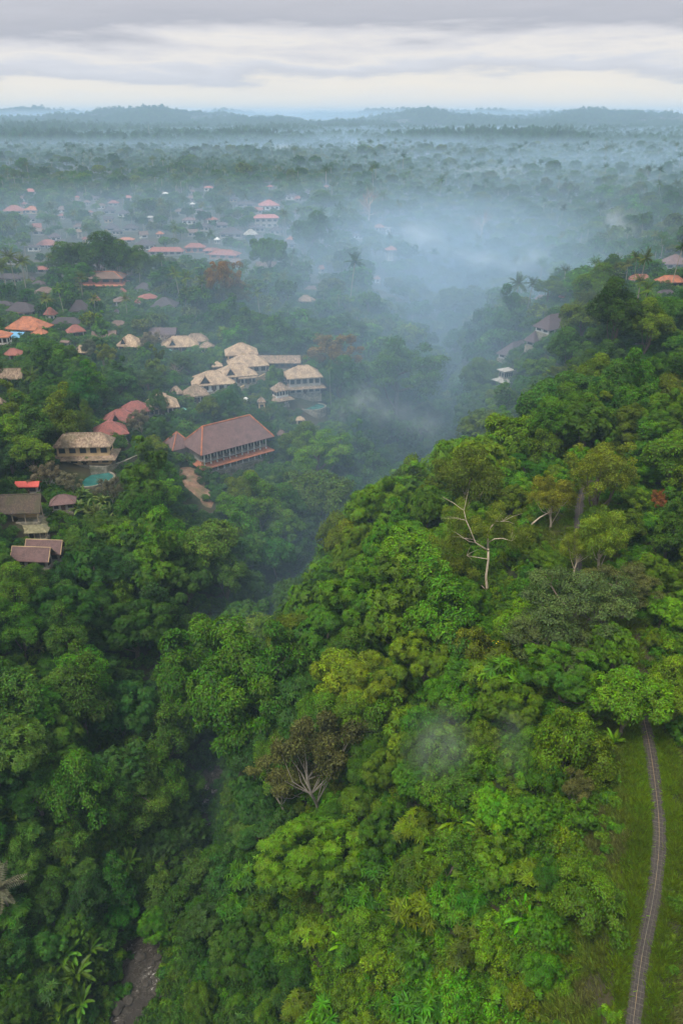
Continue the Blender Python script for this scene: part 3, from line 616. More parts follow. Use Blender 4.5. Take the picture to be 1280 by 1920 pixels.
M = dict(
    orange=tile_mat('orange_tile', (.32, .10, .042), (.48, .185, .09), (.13, .055, .04), .8),
    red=tile_mat('red_tile', (.20, .055, .045), (.33, .12, .10), (.11, .055, .05), .75),
    rust=tile_mat('rust_tile', (.22, .075, .055), (.34, .12, .09), (.10, .05, .045), .6),
    pink=tile_mat('pink_tile', (.30, .10, .095), (.43, .18, .16), (.20, .085, .075), .6),
    purple=tile_mat('purple_tile', (.115, .070, .070), (.20, .118, .11), (.075, .05, .048), .65),
    violet=tile_mat('violet_tile', (.060, .042, .050), (.105, .074, .082), (.05, .04, .04), .5),
    dark=tile_mat('dark_tile', (.040, .032, .040), (.075, .058, .066), (.03, .028, .03), .5),
    brown=tile_mat('brown_tile', (.11, .07, .055), (.19, .12, .095), (.06, .045, .04), .5),
    redtin=surf('red_tin', [(.3, (.42, .07, .06)), (.7, (.52, .11, .09))], 2),
    thatch=surf('thatch', [(.34, (.16, .10, .065)), (.5, (.36, .26, .17)), (.66, (.56, .44, .31))], 1.5, 10, .95, stretch=(2.2, 2.2, .5), bump=1.0, second=((.19, .14, .10), .45, .7)),
    oldthatch=surf('old_thatch', [(.34, (.09, .062, .045)), (.5, (.23, .165, .12)), (.66, (.36, .28, .20))], 1.6, 8, .95, stretch=(1.2, 1.2, .35), bump=.8, second=((.10, .09, .055), .4, .6)),
    darkthatch=surf('dark_thatch', [(.28, (.045, .036, .030)), (.5, (.075, .058, .047)), (.75, (.14, .10, .065))], 2.2, 8, .95, stretch=(1.2, 1.2, .35), bump=.9, second=((.055, .06, .03), .35, .5)),
    moss=surf('mossy_thatch', [(.28, (.09, .09, .05)), (.5, (.16, .15, .09)), (.75, (.30, .26, .16))], 1.6, 8, .95, bump=.8),
    white=surf('white_plaster', [(.3, (.55, .54, .52)), (.7, (.74, .73, .70))], 1.2, 5, second=((.34, .32, .28), .35, .5)),
    grey=surf('grey_plaster', [(.3, (.26, .25, .23)), (.7, (.40, .38, .35))], 1.2, 5, second=((.16, .15, .13), .4, .5)),
    ochre=surf('ochre_plaster', [(.3, (.42, .30, .16)), (.7, (.58, .43, .25))], 1.0, 5, second=((.28, .20, .12), .5, .5)),
    brick=surf('red_brick', [(.3, (.22, .10, .06)), (.7, (.36, .18, .11))], 3.0, 5),
    wood=surf('dark_wood', [(.3, (.05, .032, .022)), (.7, (.12, .08, .05))], 3, 5, stretch=(1, 1, 4)),
    palewood=surf('pale_wood', [(.3, (.34, .28, .20)), (.7, (.52, .44, .34))], 3, 5, stretch=(1, 1, 4)),
    void=surf('dark_opening', [(.3, (.012, .012, .014)), (.7, (.035, .033, .035))], 1),
    stone=surf('stone_wall', [(.3, (.13, .115, .09)), (.5, (.22, .20, .16)), (.7, (.34, .30, .24))], 1.6, 7, bump=.7, second=((.07, .08, .04), .5, .6)),
    blue=surf('blue_sheet', [(.3, (.10, .26, .42)), (.7, (.16, .34, .52))], 1),
    teal=surf('teal_canvas', [(.3, (.10, .32, .30)), (.7, (.20, .44, .40))], 2), sun=surf('orange_canvas', [(.3, (.62, .24, .05)), (.7, (.72, .32, .08))], 2),
    soil=surf('bare_soil', [(.28, (.10, .055, .035)), (.5, (.19, .11, .07)), (.72, (.33, .22, .15))], .6, 9, bump=.9, second=((.06, .075, .03), .35, .6)),
)
def glass_mat():
    m, nt = new_mat('window_glass'); out = N(nt, 'ShaderNodeOutputMaterial'); b = N(nt, 'ShaderNodeBsdfPrincipled', i_Roughness=.15); b.inputs['Base Color'].default_value = (.03, .035, .04, 1); L(nt, b.outputs[0], out.inputs[0]); return m
M['glass'] = glass_mat()
def hip_roof(W, D, rise, ridge, z, th=.22, bulge=0.0, eave=0.0):
    """closed hip roof over a W x D eave rectangle; ridge = its length (0 makes a pyramid)"""
    m = MB(); a, b = W/2, D/2; r = ridge/2; k = .5; q = MB()
    rings = []
    for t, zz in ((0, 0), (.5, .5+bulge), (1, 1)):
        rings.append([(-a+(a-r)*t, -b+b*t, z+rise*zz+eave*(1-t)), (a-(a-r)*t, -b+b*t, z+rise*zz), (a-(a-r)*t, b-b*t, z+rise*zz), (-a+(a-r)*t, b-b*t, z+rise*zz)])
    low = [(x, y, zz-th) for x, y, zz in rings[0]]
    v = low+rings[0]+rings[1]+[rings[2][0], rings[2][1]]; f = [(3, 2, 1, 0)]
    for i in range(4):
        j = (i+1) % 4; f += [(i, j, 4+j, 4+i), (4+i, 4+j, 8+j, 8+i)]
    f += [(8, 9, 13, 12), (9, 10, 13), (10, 11, 12, 13), (11, 8, 12)]
    m.add(v, f); caps = [[rings[2][0], rings[2][1]]] if ridge > .1 else []
    for i in range(4): caps.append([rings[0][i], rings[1][i], rings[2][0 if i in (0, 3) else 1]])
    return m, caps
def gable_roof(W, D, rise, z, th=.22):
    a, b = W/2, D/2; t = th
    v = [(-a, -b, z), (a, -b, z), (a, b, z), (-a, b, z), (-a, 0, z+rise), (a, 0, z+rise)]; v += [(x, y, zz-t) for x, y, zz in v]
    f = [(0, 1, 5, 4), (2, 3, 4, 5), (7, 6, 10, 11), (9, 8, 11, 10), (0, 6, 7, 1), (2, 8, 9, 3), (1, 7, 11, 5), (5, 11, 8, 2), (4, 10, 6, 0), (3, 9, 10, 4)]
    return MB().add(v, f), [[v[4], v[5]], [v[0], v[4]], [v[3], v[4]], [v[1], v[5]], [v[2], v[5]]]
BUILT = []; KEEPLIST = []; POOLS = []
def windows(root, W, D, z0, h, n, mat_frame, side=True, wide=.55, detail=True, glass='glass'):
    for (cx, cy, rz, ww, k) in [(0, -D/2, 0, W, n)]+([(W/2, 0, 1, D, max(1, int(n*D/W))), (-W/2, 0, -1, D, max(1, int(n*D/W)))] if side else []):
        for i in range(k):
            u = (i+.5)/k*ww-ww/2; hw = ww/k*wide/2; m = MB(); g = MB()
            if rz == 0:
                m.box(u-hw-.1, u+hw+.1, cy-.07, cy+.02, z0-.1, z0+h+.1); g.box(u-hw, u+hw, cy-.11, cy-.06, z0, z0+h)
            else:
                s = rz; a_, b_ = sorted((cx, cx+s*.07)); m.box(a_-.01, b_+.01, u-hw-.1, u+hw+.1, z0-.1, z0+h+.1); a_, b_ = sorted((cx+s*.05, cx+s*.11)); g.box(a_, b_+.001, u-hw, u+hw, z0, z0+h)
            if detail: w = g.build('window', M[glass], root); m.build('frame', mat_frame, w)
            else: g.build('window', M[glass], root)
def house(label, px, py, wpx, yaw=0, dr=.62, wall=3.0, rise=None, roof='hip', rm='rust', wm='white', cap=None, floors=1, n=4, over=.9, ridge=None, open_=False, gablet=0, skirt=None, plinth=3.0, pm='stone',
          name='house', cat='house', capr=.12, tiers=0, keep=.85, group=None, dz=0.0, stripes=False, bulge=0.0, balcony=False, keeplow=.6):
    rise0 = rise; off = wall*floors*.9+ (rise or 2)*.4
    x, y, z, t = hit(px, py, off+dz); mpp = t/FPX; c = abs(math.cos(R(yaw)))+dr*abs(math.sin(R(yaw))); Wt = wpx*mpp/c; Wt = max(Wt, 2.2)
    over = min(over, Wt*.12); W = Wt-2*over; D = Wt*dr-2*over; H = wall*floors
    if rise is None: rise = Wt*dr*.42
    root = empty(name, (x, y, z), R(yaw)); near = wpx > 34 and py > 420
    tag(root, label, cat, group); root['kind'] = 'thing'
    MB().box(-W/2-.35, W/2+.35, -D/2-.35, D/2+.35, -plinth, .25).build('base', M[pm], root)
    if open_:
        MB().box(-W/2+1.0, W/2-1.0, D*.1, D/2-.2, .25, H-.02).build('wall', M[wm], root)
        k = max(3, int(W/2.6))
        for i in range(k+1):
            for yy in (-D/2+.15, D/2-.15) if i in (0, k) else (-D/2+.15,):
                u = -W/2+.15+(W-.3)*i/k; MB().box(u-.11, u+.11, yy-.11, yy+.11, .25, H+.02).build('post', M['palewood'], root)
    else:
        MB().box(-W/2, W/2, -D/2, D/2, .25, H+.01).build('wall', M[wm], root)
        for fl in range(floors):
            windows(root, W, D, .9+wall*fl, wall*.45, n, M['wood'] if wm != 'brick' else M['palewood'], True, detail=near)
        if near:
            d = MB(); d.box(-.5, .5, -D/2-.13, -D/2-.09, .27, 2.3); dd = d.build('door', M['wood'], root); MB().box(.34, .42, -D/2-.19, -D/2-.12, 1.2, 1.32).build('handle', M['palewood'], dd)
    if floors > 1 and skirt is None and near:
        m = MB(); m.box(-W/2-.9, W/2+.9, -D/2-1.0, -D/2-.02, wall-.1, wall+.08); bl = m.build('balcony', M['wood'], root)
        r_ = MB(); r_.box(-W/2-.9, W/2+.9, -D/2-1.0, -D/2-.93, wall+.9, wall+1.0)
        for i in range(int(W/.9)+1): r_.box(-W/2-.85+i*.9, -W/2-.79+i*.9, -D/2-.99, -D/2-.94, wall+.08, wall+.9)
        r_.build('railing', M['wood'], bl)
    if skirt:
        m, caps = hip_roof(W+3.6, D+3.6, 1.5, W-1, wall-.75); sk = m.build('lower_roof', M[skirt], root)
        if cap:
            q = MB(); [q.tube(c_, capr, 5) for c_ in caps]; q.build('ridge_cap', M[cap], sk)
    if roof == 'gable': m, caps = gable_roof(W+2*over, D+2*over, rise, H)
    else:
        rl = (0 if roof == 'pyramid' else max(0, (W-D)*1.0 if ridge is None else W*ridge)); m, caps = hip_roof(W+2*over, D+2*over, rise, rl, H-.02, .3 if 'thatch' in rm else .2, bulge)
    ro = m.build('roof', M[rm], root)
    if cap:
        q = MB(); [q.tube(c_, capr, 5) for c_ in caps]; q.build('ridge_cap', M[cap], ro)
    elif 'thatch' in rm:
        q = MB(); [q.tube(c_, .16, 5) for c_ in caps[:1]]; q.build('ridge_cap', M[rm], ro)
    if roof == 'gable':
        for s in (-1, 1):
            g = MB(); a, b = sorted((s*(W/2-.1), s*(W/2+.02))); g.add([(a, -D/2, H), (a, D/2, H), (a, 0, H+rise*.86), (b, -D/2, H), (b, D/2, H), (b, 0, H+rise*.86)], [(0, 1, 2), (5, 4, 3), (0, 3, 4, 1), (1, 4, 5, 2), (2, 5, 3, 0)]); g.build('gable_wall', M[wm], root)
    if gablet:      # the small open gable let into a thatched slope
        gx = -W*.22*np.sign(gablet); gw = D*.42; gz = H+rise*.12; gh = rise*.72; y0 = -D/2-over*.55; y1 = 0
        g = MB(); g.add([(gx-gw/2, y0, gz), (gx+gw/2, y0, gz), (gx, y0, gz+gh), (gx-gw/2, y1, gz), (gx+gw/2, y1, gz), (gx, y1, gz+gh)], [(0, 3, 5, 2), (1, 2, 5, 4), (0, 1, 4, 3)]); gb = g.build('gable', M[rm], ro)
        d = .25; MB().add([(gx-gw/2+.25, y0+d, gz), (gx+gw/2-.25, y0+d, gz), (gx, y0+d, gz+gh-.3), (gx-gw/2+.25, y0+d+.1, gz), (gx+gw/2-.25, y0+d+.1, gz), (gx, y0+d+.1, gz+gh-.3)], [(0, 1, 2), (5, 4, 3), (0, 3, 4, 1), (1, 4, 5, 2), (2, 5, 3, 0)]).build('vent', M['void'], gb)
    for k in range(tiers):
        zz = H+rise*(.80+.35*k); s = .30-.1*k; m, _c = hip_roof(Wt*s+.6, Wt*s+.6, rise*.34, 0, zz); m.build('cap_roof', M[rm], root)
        MB().box(-Wt*s*.38, Wt*s*.38, -Wt*s*.38, Wt*s*.38, H+rise*.55, zz-.02).build('neck', M['wood'], root)
    BUILT.append((root, x, y, z, Wt, t)); hh = (H+rise)*cS/mpp
    KEEPLIST.append((px-wpx/2*keep, py-hh*.40, px+wpx/2*keep, py+hh*.5*keeplow, t))
    return root, W, D, H, x, y, z, t
# ------------------------------------------------------------------ the village on the left, nearest first
h = house
h('large dark weathered thatched hall with a mossy lower roof at the gorge rim', 36, 945, 92, 4, .55, 3.2, 3.6, 'gable', 'darkthatch', 'ochre', n=3, over=1.1, open_=True, skirt=None, pm='stone', name='thatched_hall', cat='hall')
_r = BUILT[-1][0]; _W, _D = BUILT[-1][4], BUILT[-1][4]*.55
m_, c_ = hip_roof(_W*1.12, _D*1.55, 1.6, _W*.8, -1.2); m_.build('lower_roof', M['moss'], _r)
for i in range(5): MB().box(-_W*.5+i*_W*.25-.12, -_W*.5+i*_W*.25+.12, -_D*.68, -_D*.68+.24, -5, -1.3).build('post', M['palewood'], _r)
h('red tin-roofed shed behind the large dark thatched hall', 53, 908, 46, 2, .5, 2.4, .9, 'gable', 'redtin', 'grey', n=2, over=.5, name='shed', cat='shed')
h('low hut with a smooth purple roof beside the dark thatched hall', 118, 937, 54, 14, .62, 2.2, 1.9, 'hip', 'purple', 'grey', n=3, name='hut', cat='hut', ridge=.35, cap='purple')
h('small grey mossy-roofed shelter under the dark thatched hall', 70, 995, 46, 6, .5, 2.2, .9, 'hip', 'moss', 'stone', n=2, name='shelter', cat='shelter', open_=True)
h('upper of two dark gabled huts stepping down the gorge side', 86, 1026, 72, -4, .5, 2.6, 2.6, 'gable', 'purple', 'grey', n=3, name='gabled_hut', cat='hut', cap='ochre', capr=.08)
h('lower of two dark gabled huts stepping down the gorge side', 62, 1040, 76, -4, .5, 2.6, 2.6, 'gable', 'purple', 'grey', n=3, name='gabled_hut', cat='hut', cap='ochre', capr=.08)
h('villa with a flat-sided beige thatched roof above the turquoise pool', 158, 827, 110, 3, .42, 3.0, 3.0, 'hip', 'oldthatch', 'ochre', n=5, floors=2, skirt='oldthatch', name='villa', cat='villa', ridge=.75)
h('red-roofed villa with the lowest hip, touching the beige thatched villa', 206, 803, 78, 22, .8, 3.0, 3.2, 'hip', 'red', 'grey', n=3, name='villa', cat='villa', cap='pink', ridge=.2)
h('red-roofed villa half covered by greying thatch', 226, 780, 76, 22, .75, 3.0, 3.3, 'hip', 'red', 'grey', n=3, name='villa', cat='villa', cap='pink', gablet=1, ridge=.25)
h('red and thatched villa highest of the red-roofed group', 254, 764, 64, 22, .75, 3.0, 2.8, 'hip', 'red', 'grey', n=3, name='villa', cat='villa', ridge=.3, cap='pink')
h('thatched villa with a striped lower eave and small top cap', 303, 752, 74, 18, .85, 3.0, 3.6, 'hip', 'thatch', 'white', n=6, name='villa', cat='villa', ridge=.12, tiers=1)
h('brown thatched cottage with white slatted front', 366, 733, 58, 20, .8, 3.2, 3.2, 'hip', 'oldthatch', 'white', n=6, name='cottage', cat='villa', ridge=.2)
h('small thatched gable shelter behind the brown cottage', 330, 733, 30, 20, .8, 2.4, 2.2, 'hip', 'oldthatch', 'wood', n=2, name='shelter', cat='shelter', gablet=1, ridge=.3)
h('wide golden thatched villa with a teal parasol at its corner', 398, 708, 92, 14, .72, 3.0, 3.6, 'hip', 'thatch', 'white', n=5, name='villa', cat='villa', gablet=1, ridge=.25)
h('golden thatched villa with a pale wing reaching to the retaining walls', 443, 694, 84, 16, .7, 3.0, 3.4, 'hip', 'thatch', 'grey', n=5, name='villa', cat='villa', gablet=1, ridge=.3)
h('thatched wing with dark glazed front below the golden villa', 463, 703, 44, 16, .8, 3.0, 2.2, 'hip', 'thatch', 'grey', n=4, name='annex', cat='villa', ridge=.3)
h('thatched villa in the middle of the clustered golden roofs', 464, 675, 84, 16, .7, 3.0, 3.4, 'hip', 'thatch', 'grey', n=5, name='villa', cat='villa', ridge=.4)
h('topmost thatched villa of the golden cluster with a step in its ridge', 452, 655, 68, 10, .7, 3.0, 3.4, 'hip', 'thatch', 'ochre', n=4, name='villa', cat='villa', ridge=.2)
h('tiny thatched pavilion left of the golden cluster', 407, 684, 24, 12, .8, 2.2, 1.4, 'hip', 'thatch', 'wood', n=2, name='pavilion', cat='pavilion', ridge=.2)
h('long low thatched building running away from the golden cluster', 524, 675, 80, 0, .34, 2.6, 2.2, 'gable', 'oldthatch', 'wood', n=6, name='long_house', cat='building')
h('thatched villa over a red lower roof, at the drop to the valley', 568, 699, 76, 12, .7, 3.2, 3.4, 'hip', 'thatch', 'grey', n=5, name='villa', cat='villa', ridge=.35, skirt='oldthatch', floors=2, keep=.7)
h('two-storey brown thatched lodge with stacked roofs in front of the drop', 525, 727, 40, 30, .8, 2.7, 2.4, 'hip', 'oldthatch', 'white', n=4, floors=2, skirt='oldthatch', name='lodge', cat='villa', ridge=.25, keeplow=1)
h('tiny conical thatched cap roof between the two valley-edge villas', 541, 701, 20, 12, .9, 2.4, 1.8, 'pyramid', 'thatch', 'wood', n=1, name='pavilion', cat='pavilion')
h('long thatched villa with a dark open gable, highest on the slope', 338, 641, 74, 8, .6, 2.8, 3.2, 'hip', 'thatch', 'grey', n=4, name='villa', cat='villa', gablet=1, ridge=.45)
h('greyish thatched wing behind the highest long villa', 368, 634, 48, 4, .6, 2.8, 2.6, 'hip', 'oldthatch', 'grey', n=3, name='annex', cat='villa', ridge=.5)
h('small stone-walled thatched house right of the highest long villa', 388, 648, 30, 6, .7, 2.6, 1.8, 'hip', 'oldthatch', 'ochre', n=3, name='cottage', cat='villa', ridge=.3)
h('pale thatched house half hidden by dry trees', 245, 640, 52, -8, .8, 2.8, 3.6, 'hip', 'thatch', 'ochre', n=3, name='villa', cat='villa', gablet=1, ridge=.2, keep=.5)
h('small thatched gable roof in the garden under the grey carport wall', 153, 656, 28, -6, .7, 2.4, 2.2, 'hip', 'thatch', 'wood', n=2, name='cottage', cat='villa', gablet=1, ridge=.3)
h('small carved stone gate tower below the golden cluster', 490, 751, 18, 10, .9, 3.6, 1.6, 'pyramid', 'oldthatch', 'ochre', n=1, name='gate_tower', cat='gate', keeplow=1)
h('small brown hut beside the right end of the long tiled hall', 527, 812, 18, 10, .8, 2.6, 1.4, 'hip', 'brown', 'grey', n=2, name='hut', cat='hut')
h('pale roof corner showing over the flat-layered bright tree', 562, 786, 20, 10, .7, 2.4, 1.0, 'hip', 'thatch', 'ochre', n=1, name='hut', cat='hut')
h('broad greyish thatched barn at the edge beside a bare track', 20, 702, 52, 3, .6, 2.2, 3.0, 'gable', 'oldthatch', 'grey', n=2, name='barn', cat='barn')
h('small thatched hut at the edge below the broad thatched barn', -2, 752, 22, 0, .7, 2.2, 2.0, 'hip', 'oldthatch', 'wood', n=1, name='hut', cat='hut')
# orange-roofed compound at the edge
h('large bright orange hip-roofed house with white walls and a blue sheet beside it', 54, 607, 84, -12, .62, 3.2, 4.2, 'hip', 'orange', 'white', n=4, name='house', cap='orange', ridge=.25)
h('small orange-roofed wing at the corner of the large orange house', 75, 622, 30, -12, .8, 2.6, 1.8, 'hip', 'orange', 'white', n=2, name='annex', cap='orange')
h('orange-roofed balcony house cut by the edge of the photo', 2, 628, 40, 5, .9, 3.0, 2.0, 'hip', 'orange', 'white', n=3, floors=2, name='house', keeplow=1)
h('rust-red roofed temple pavilion under the orange houses', 25, 660, 36, 4, .8, 2.6, 2.0, 'hip', 'rust', 'white', n=3, name='pavilion', cat='pavilion', cap='rust', keeplow=1)
h('grey flat-walled carport left of the vivid green garden tree', 124, 641, 22, -20, .6, 2.8, .5, 'gable', 'brown', 'grey', n=1, name='carport', cat='shed')
h('small water tank house with a cluttered roof above the orange roof', 48, 585, 34, 0, .6, 2.4, .6, 'gable', 'brown', 'grey', n=2, name='workshop', cat='shed')
h('long dark-roofed house behind the large orange roof', 125, 602, 54, 0, .4, 2.4, 2.2, 'hip', 'dark', 'grey', n=3, name='house', ridge=.7)
h('wide dark-roofed house at the edge over the orange roofs', 42, 576, 60, -10, .6, 2.6, 3.4, 'hip', 'dark', 'grey', n=3, name='house', ridge=.4)
h('dark-roofed house with a pale wall beside the wide dark roof', 8, 570, 34, 0, .6, 2.6, 1.6, 'hip', 'dark', 'grey', n=2, name='house')
h('brown-roofed house under the vivid green garden tree', 222, 607, 36, 6, .5, 2.4, 1.8, 'hip', 'brown', 'grey', n=2, name='house', ridge=.5)
h('dark pyramid-roofed house between the tall palms and the shrine', 309, 567, 48, 0, .8, 2.4, 3.4, 'hip', 'dark', 'grey', n=2, name='house', ridge=.15)
h('white shrine tower with a small red roof', 258, 566, 15, 20, .9, 3.4, 1.6, 'pyramid', 'rust', 'white', n=1, name='shrine', cat='shrine', keeplow=1)
h('slim white shrine post with a dark cap near the white shrine tower', 219, 583, 9, 10, .9, 3.2, 1.2, 'pyramid', 'dark', 'white', n=1, name='shrine', cat='shrine', keeplow=1)
h('two-tier temple hall with orange ridges and a dark brown middle', 193, 517, 84, 0, .5, 2.6, 2.6, 'hip', 'brown', 'rust', n=4, name='temple_hall', cat='temple', cap='orange', ridge=.55, skirt='orange', floors=2, capr=.28, keeplow=1)
h('white-walled dark-roofed house left of the two-tier temple hall', 18, 519, 44, 0, .5, 3.2, 2.2, 'hip', 'dark', 'white', n=3, name='house', ridge=.5, keeplow=1)
h('long rust-red roof of the market hall in the village', 312, 468, 66, 0, .35, 2.6, 2.2, 'hip', 'rust', 'grey', n=5, name='long_house', cat='building', ridge=.85)
h('raised rust-red roof with an orange fascia in the market row', 366, 461, 40, 0, .5, 3.4, 2.4, 'hip', 'rust', 'orange', n=3, name='long_house', cat='building', ridge=.5, floors=1)
h('low rust-red roof joining the raised roof and the orange-edged one', 398, 468, 34, 0, .5, 2.4, 1.6, 'hip', 'rust', 'brick', n=3, name='long_house', cat='building', ridge=.7)
h('orange-edged rust-red roof at the end of the market row', 421, 474, 62, -14, .5, 2.6, 2.6, 'hip', 'rust', 'brick', n=3, name='long_house', cat='building', ridge=.5, cap='orange', capr=.2)
h('white house with a dark hip roof beside the long rust-red roof', 272, 455, 44, 8, .75, 3.4, 2.8, 'hip', 'dark', 'white', n=4, name='house', ridge=.2, keeplow=1)
h('low orange roof left of the white dark-roofed house', 237, 448, 30, 0, .6, 2.2, 1.4, 'hip', 'orange', 'grey', n=2, name='house')
h('small brown gabled roof above the white dark-roofed house', 269, 438, 22, 30, .8, 2.4, 2.4, 'gable', 'brown', 'white', n=1, name='house')
h('domed rust-red roof in front of an open white frame building', 90, 455, 38, 0, .7, 2.2, 3.2, 'hip', 'rust', 'grey', n=2, name='house', ridge=.35, bulge=.16)
h('open white concrete frame building with a dark roof', 113, 451, 22, 6, .8, 4.2, .8, 'hip', 'dark', 'white', n=2, name='frame_house', open_=True, keeplow=1)
h('white cottage with a tiny blue lean-to left of the domed roof', 64, 462, 26, 0, .6, 3.0, 1.0, 'gable', 'dark', 'white', n=2, name='house')
h('faint orange roof between dark trees over the two-tier temple', 78, 503, 24, 0, .6, 2.2, 1.6, 'hip', 'rust', 'grey', n=1, name='house')
h('dark steep-roofed house with a cream wall in the village middle', 210, 424, 26, 0, .8, 2.4, 3.6, 'hip', 'dark', 'ochre', n=1, name='house', ridge=.2)
h('dark-roofed house right of the steep dark-roofed one', 246, 425, 30, 0, .6, 2.4, 2.8, 'hip', 'dark', 'grey', n=2, name='house', ridge=.3)
h('tiny thatched lookout on posts above the dark trees', 149, 434, 11, 0, .8, 4.5, 1.6, 'gable', 'oldthatch', 'wood', n=1, name='lookout', cat='hut', open_=True)
h('white twin-pillared water tower in the far village', 283, 408, 11, 0, .8, 6.0, 1.0, 'gable', 'grey', 'white', n=1, name='water_tower', cat='tower', open_=True)
h('pink-grey roofed white building in the far village', 356, 411, 30, 0, .6, 3.4, 1.8, 'hip', 'purple', 'white', n=3, name='house', ridge=.5)
h('dark hip-roofed grey house beside the pink-roofed building', 434, 433, 46, 0, .7, 3.0, 4.0, 'hip', 'dark', 'grey', n=3, name='house', ridge=.15, keeplow=1)
h('pink pyramid-roofed white house prominent in the haze', 504, 381, 44, 12, .9, 4.0, 4.6, 'hip', 'pink', 'white', n=4, name='house', ridge=.12, keeplow=1, cap='pink')
h('white two-storey building with a pink flat-pitched roof below the pyramid roof', 499, 407, 50, 6, .6, 3.6, 2.2, 'hip', 'pink', 'grey', n=4, floors=2, name='house', ridge=.7, keeplow=1)
h('grey house with a small dark pyramid cap beside the pink flat-pitched roof', 482, 425, 34, 10, .7, 3.2, 1.6, 'hip', 'dark', 'grey', n=3, name='house', ridge=.2, keeplow=1)
h('dark-roofed white cottage behind the pink pyramid roof', 548, 367, 26, 0, .6, 3.4, 1.6, 'hip', 'dark', 'white', n=2, name='house', ridge=.4)
h('dark long roof left of the pink pyramid roof', 460, 381, 38, 0, .4, 2.6, 2.2, 'hip', 'dark', 'grey', n=2, name='house', ridge=.7)
h('tiny white house alone among far trees', 391, 351, 18, 0, .6, 4.0, 1.6, 'hip', 'pink', 'white', n=2, name='house')
h('orange-roofed white house before a white block at the haze edge', 711, 424, 24, 10, .8, 3.0, 2.4, 'hip', 'orange', 'white', n=3, name='house', cap='orange', keeplow=1)
h('plain white block behind the orange-roofed white house', 727, 428, 12, 0, .8, 5.0, .4, 'gable', 'grey', 'white', n=1, name='house', keeplow=1)
h('low white wall house with a flat grey roof left of the orange-roofed one', 668, 441, 26, 0, .5, 2.4, 1.4, 'hip', 'dark', 'white', n=3, name='house', keeplow=1)
h('tall orange-capped pavilion on white columns', 733, 468, 24, 10, .8, 8.0, 2.0, 'hip', 'orange', 'white', n=2, name='pavilion', cat='pavilion', open_=True, keeplow=1)
h('brown-roofed bungalow above a pale-roofed one on the wooded slope', 583, 541, 26, 0, .6, 2.4, 2.0, 'hip', 'brown', 'grey', n=2, name='bungalow', keeplow=1)
h('pale beige-roofed bungalow on the wooded slope', 573, 560, 38, -12, .6, 2.6, 2.4, 'hip', 'oldthatch', 'grey', n=2, name='bungalow', ridge=.3, keeplow=1)
h('small orange gable glimpsed in the wooded slope', 602, 502, 14, 40, .8, 2.4, 2.0, 'gable', 'orange', 'grey', n=1, name='house')
h('orange roof glimpsed behind the round dark village tree', 545, 447, 18, 20, .8, 2.4, 2.0, 'hip', 'orange', 'grey', n=1, name='house')
h('small orange-roofed pavilion low on the misty slope', 707, 521, 14, 10, .8, 2.6, 1.8, 'hip', 'orange', 'white', n=1, name='pavilion', cat='pavilion')
_far = [(27, 391, 40, 'rust', 'long rust roof at the edge of the far village'), (61, 391, 30, 'orange', 'orange-pink hip roof beside the long rust roof'), (45, 381, 14, 'red', 'little red roof peeking over the long rust roof'), (58, 357, 26, 'pink', 'pink roof highest at the dark edge wood'),
        (116, 403, 14, 'red', 'tiny red-roofed white shrine in the far village'), (145, 369, 10, 'pink', 'tiny pink gable near the far wood'), (213, 379, 22, 'red', 'red roof with white wall amid far palms'), (240, 369, 20, 'pink', 'flat pink roof amid far palms'), (170, 397, 12, 'red', 'very small red roof between far palms'),
        (205, 392, 30, 'dark', 'dark roof below the red roof amid far palms'), (361, 382, 10, 'white', 'white shed roof amid far palms'), (163, 378, 16, 'purple', 'violet-grey roof near the far wood'), (232, 398, 24, 'dark', 'dark hip roof among far palms over the steep roof'), (190, 384, 18, 'brown', 'brown roof next to the far red roof'),
        (300, 437, 16, 'orange', 'orange scrap of roof above the white dark-roofed house'), (160, 447, 14, 'rust', 'rust roof fragment above the dark tree clump'), (95, 480, 16, 'rust', 'rust roof fragment left of the dark tree clump'), (335, 395, 16, 'brown', 'brown roof left of the pink-grey roofed building'),
        (385, 423, 24, 'dark', 'dark roof right of the pink-grey roofed building'), (407, 448, 12, 'white', 'small white roof under the dark hip-roofed grey house'), (470, 436, 30, 'grey', 'white flat strip roof right of the dark hip-roofed grey house'), (310, 362, 12, 'white', 'tiny pale roof at the top of the far village'),
        (360, 358, 14, 'brown', 'tiny brown roof at the top of the far village'), (506, 349, 14, 'pink', 'faint pink roof in the mist above the pyramid roof'), (612, 349, 10, 'pink', 'faint pink roof left of the leafless reddish tree'), (575, 361, 18, 'dark', 'faint dark roof right of the white cottage in haze'),
        (437, 372, 18, 'dark', 'faint dark roof left of the long dark roof'), (16, 476, 18, 'dark', 'dark roof among the palms at the edge'), (140, 476, 14, 'rust', 'rust roof under the dark clump'), (62, 523, 16, 'dark', 'small dark roof with bright gable near the white-walled house'),
        (150, 575, 40, 'dark', 'dark roof right of the wide dark roof over the orange house'), (95, 585, 26, 'rust', 'rust-brown roof between the dark roofs'), (180, 560, 20, 'rust', 'dull red roof under the two-tier temple'), (230, 545, 16, 'rust', 'dull red gable near the white shrine tower')]
for a in _far: h(a[4], a[0], a[1], a[2], rng.uniform(-20, 20), .65, 3.0, max(1.2, a[2]*.11), 'hip', a[3], 'white' if rng.random() < .2 else ('grey' if rng.random() < .6 else 'ochre'), n=2, name='house', ridge=.3, keep=.5, keeplow=.2)
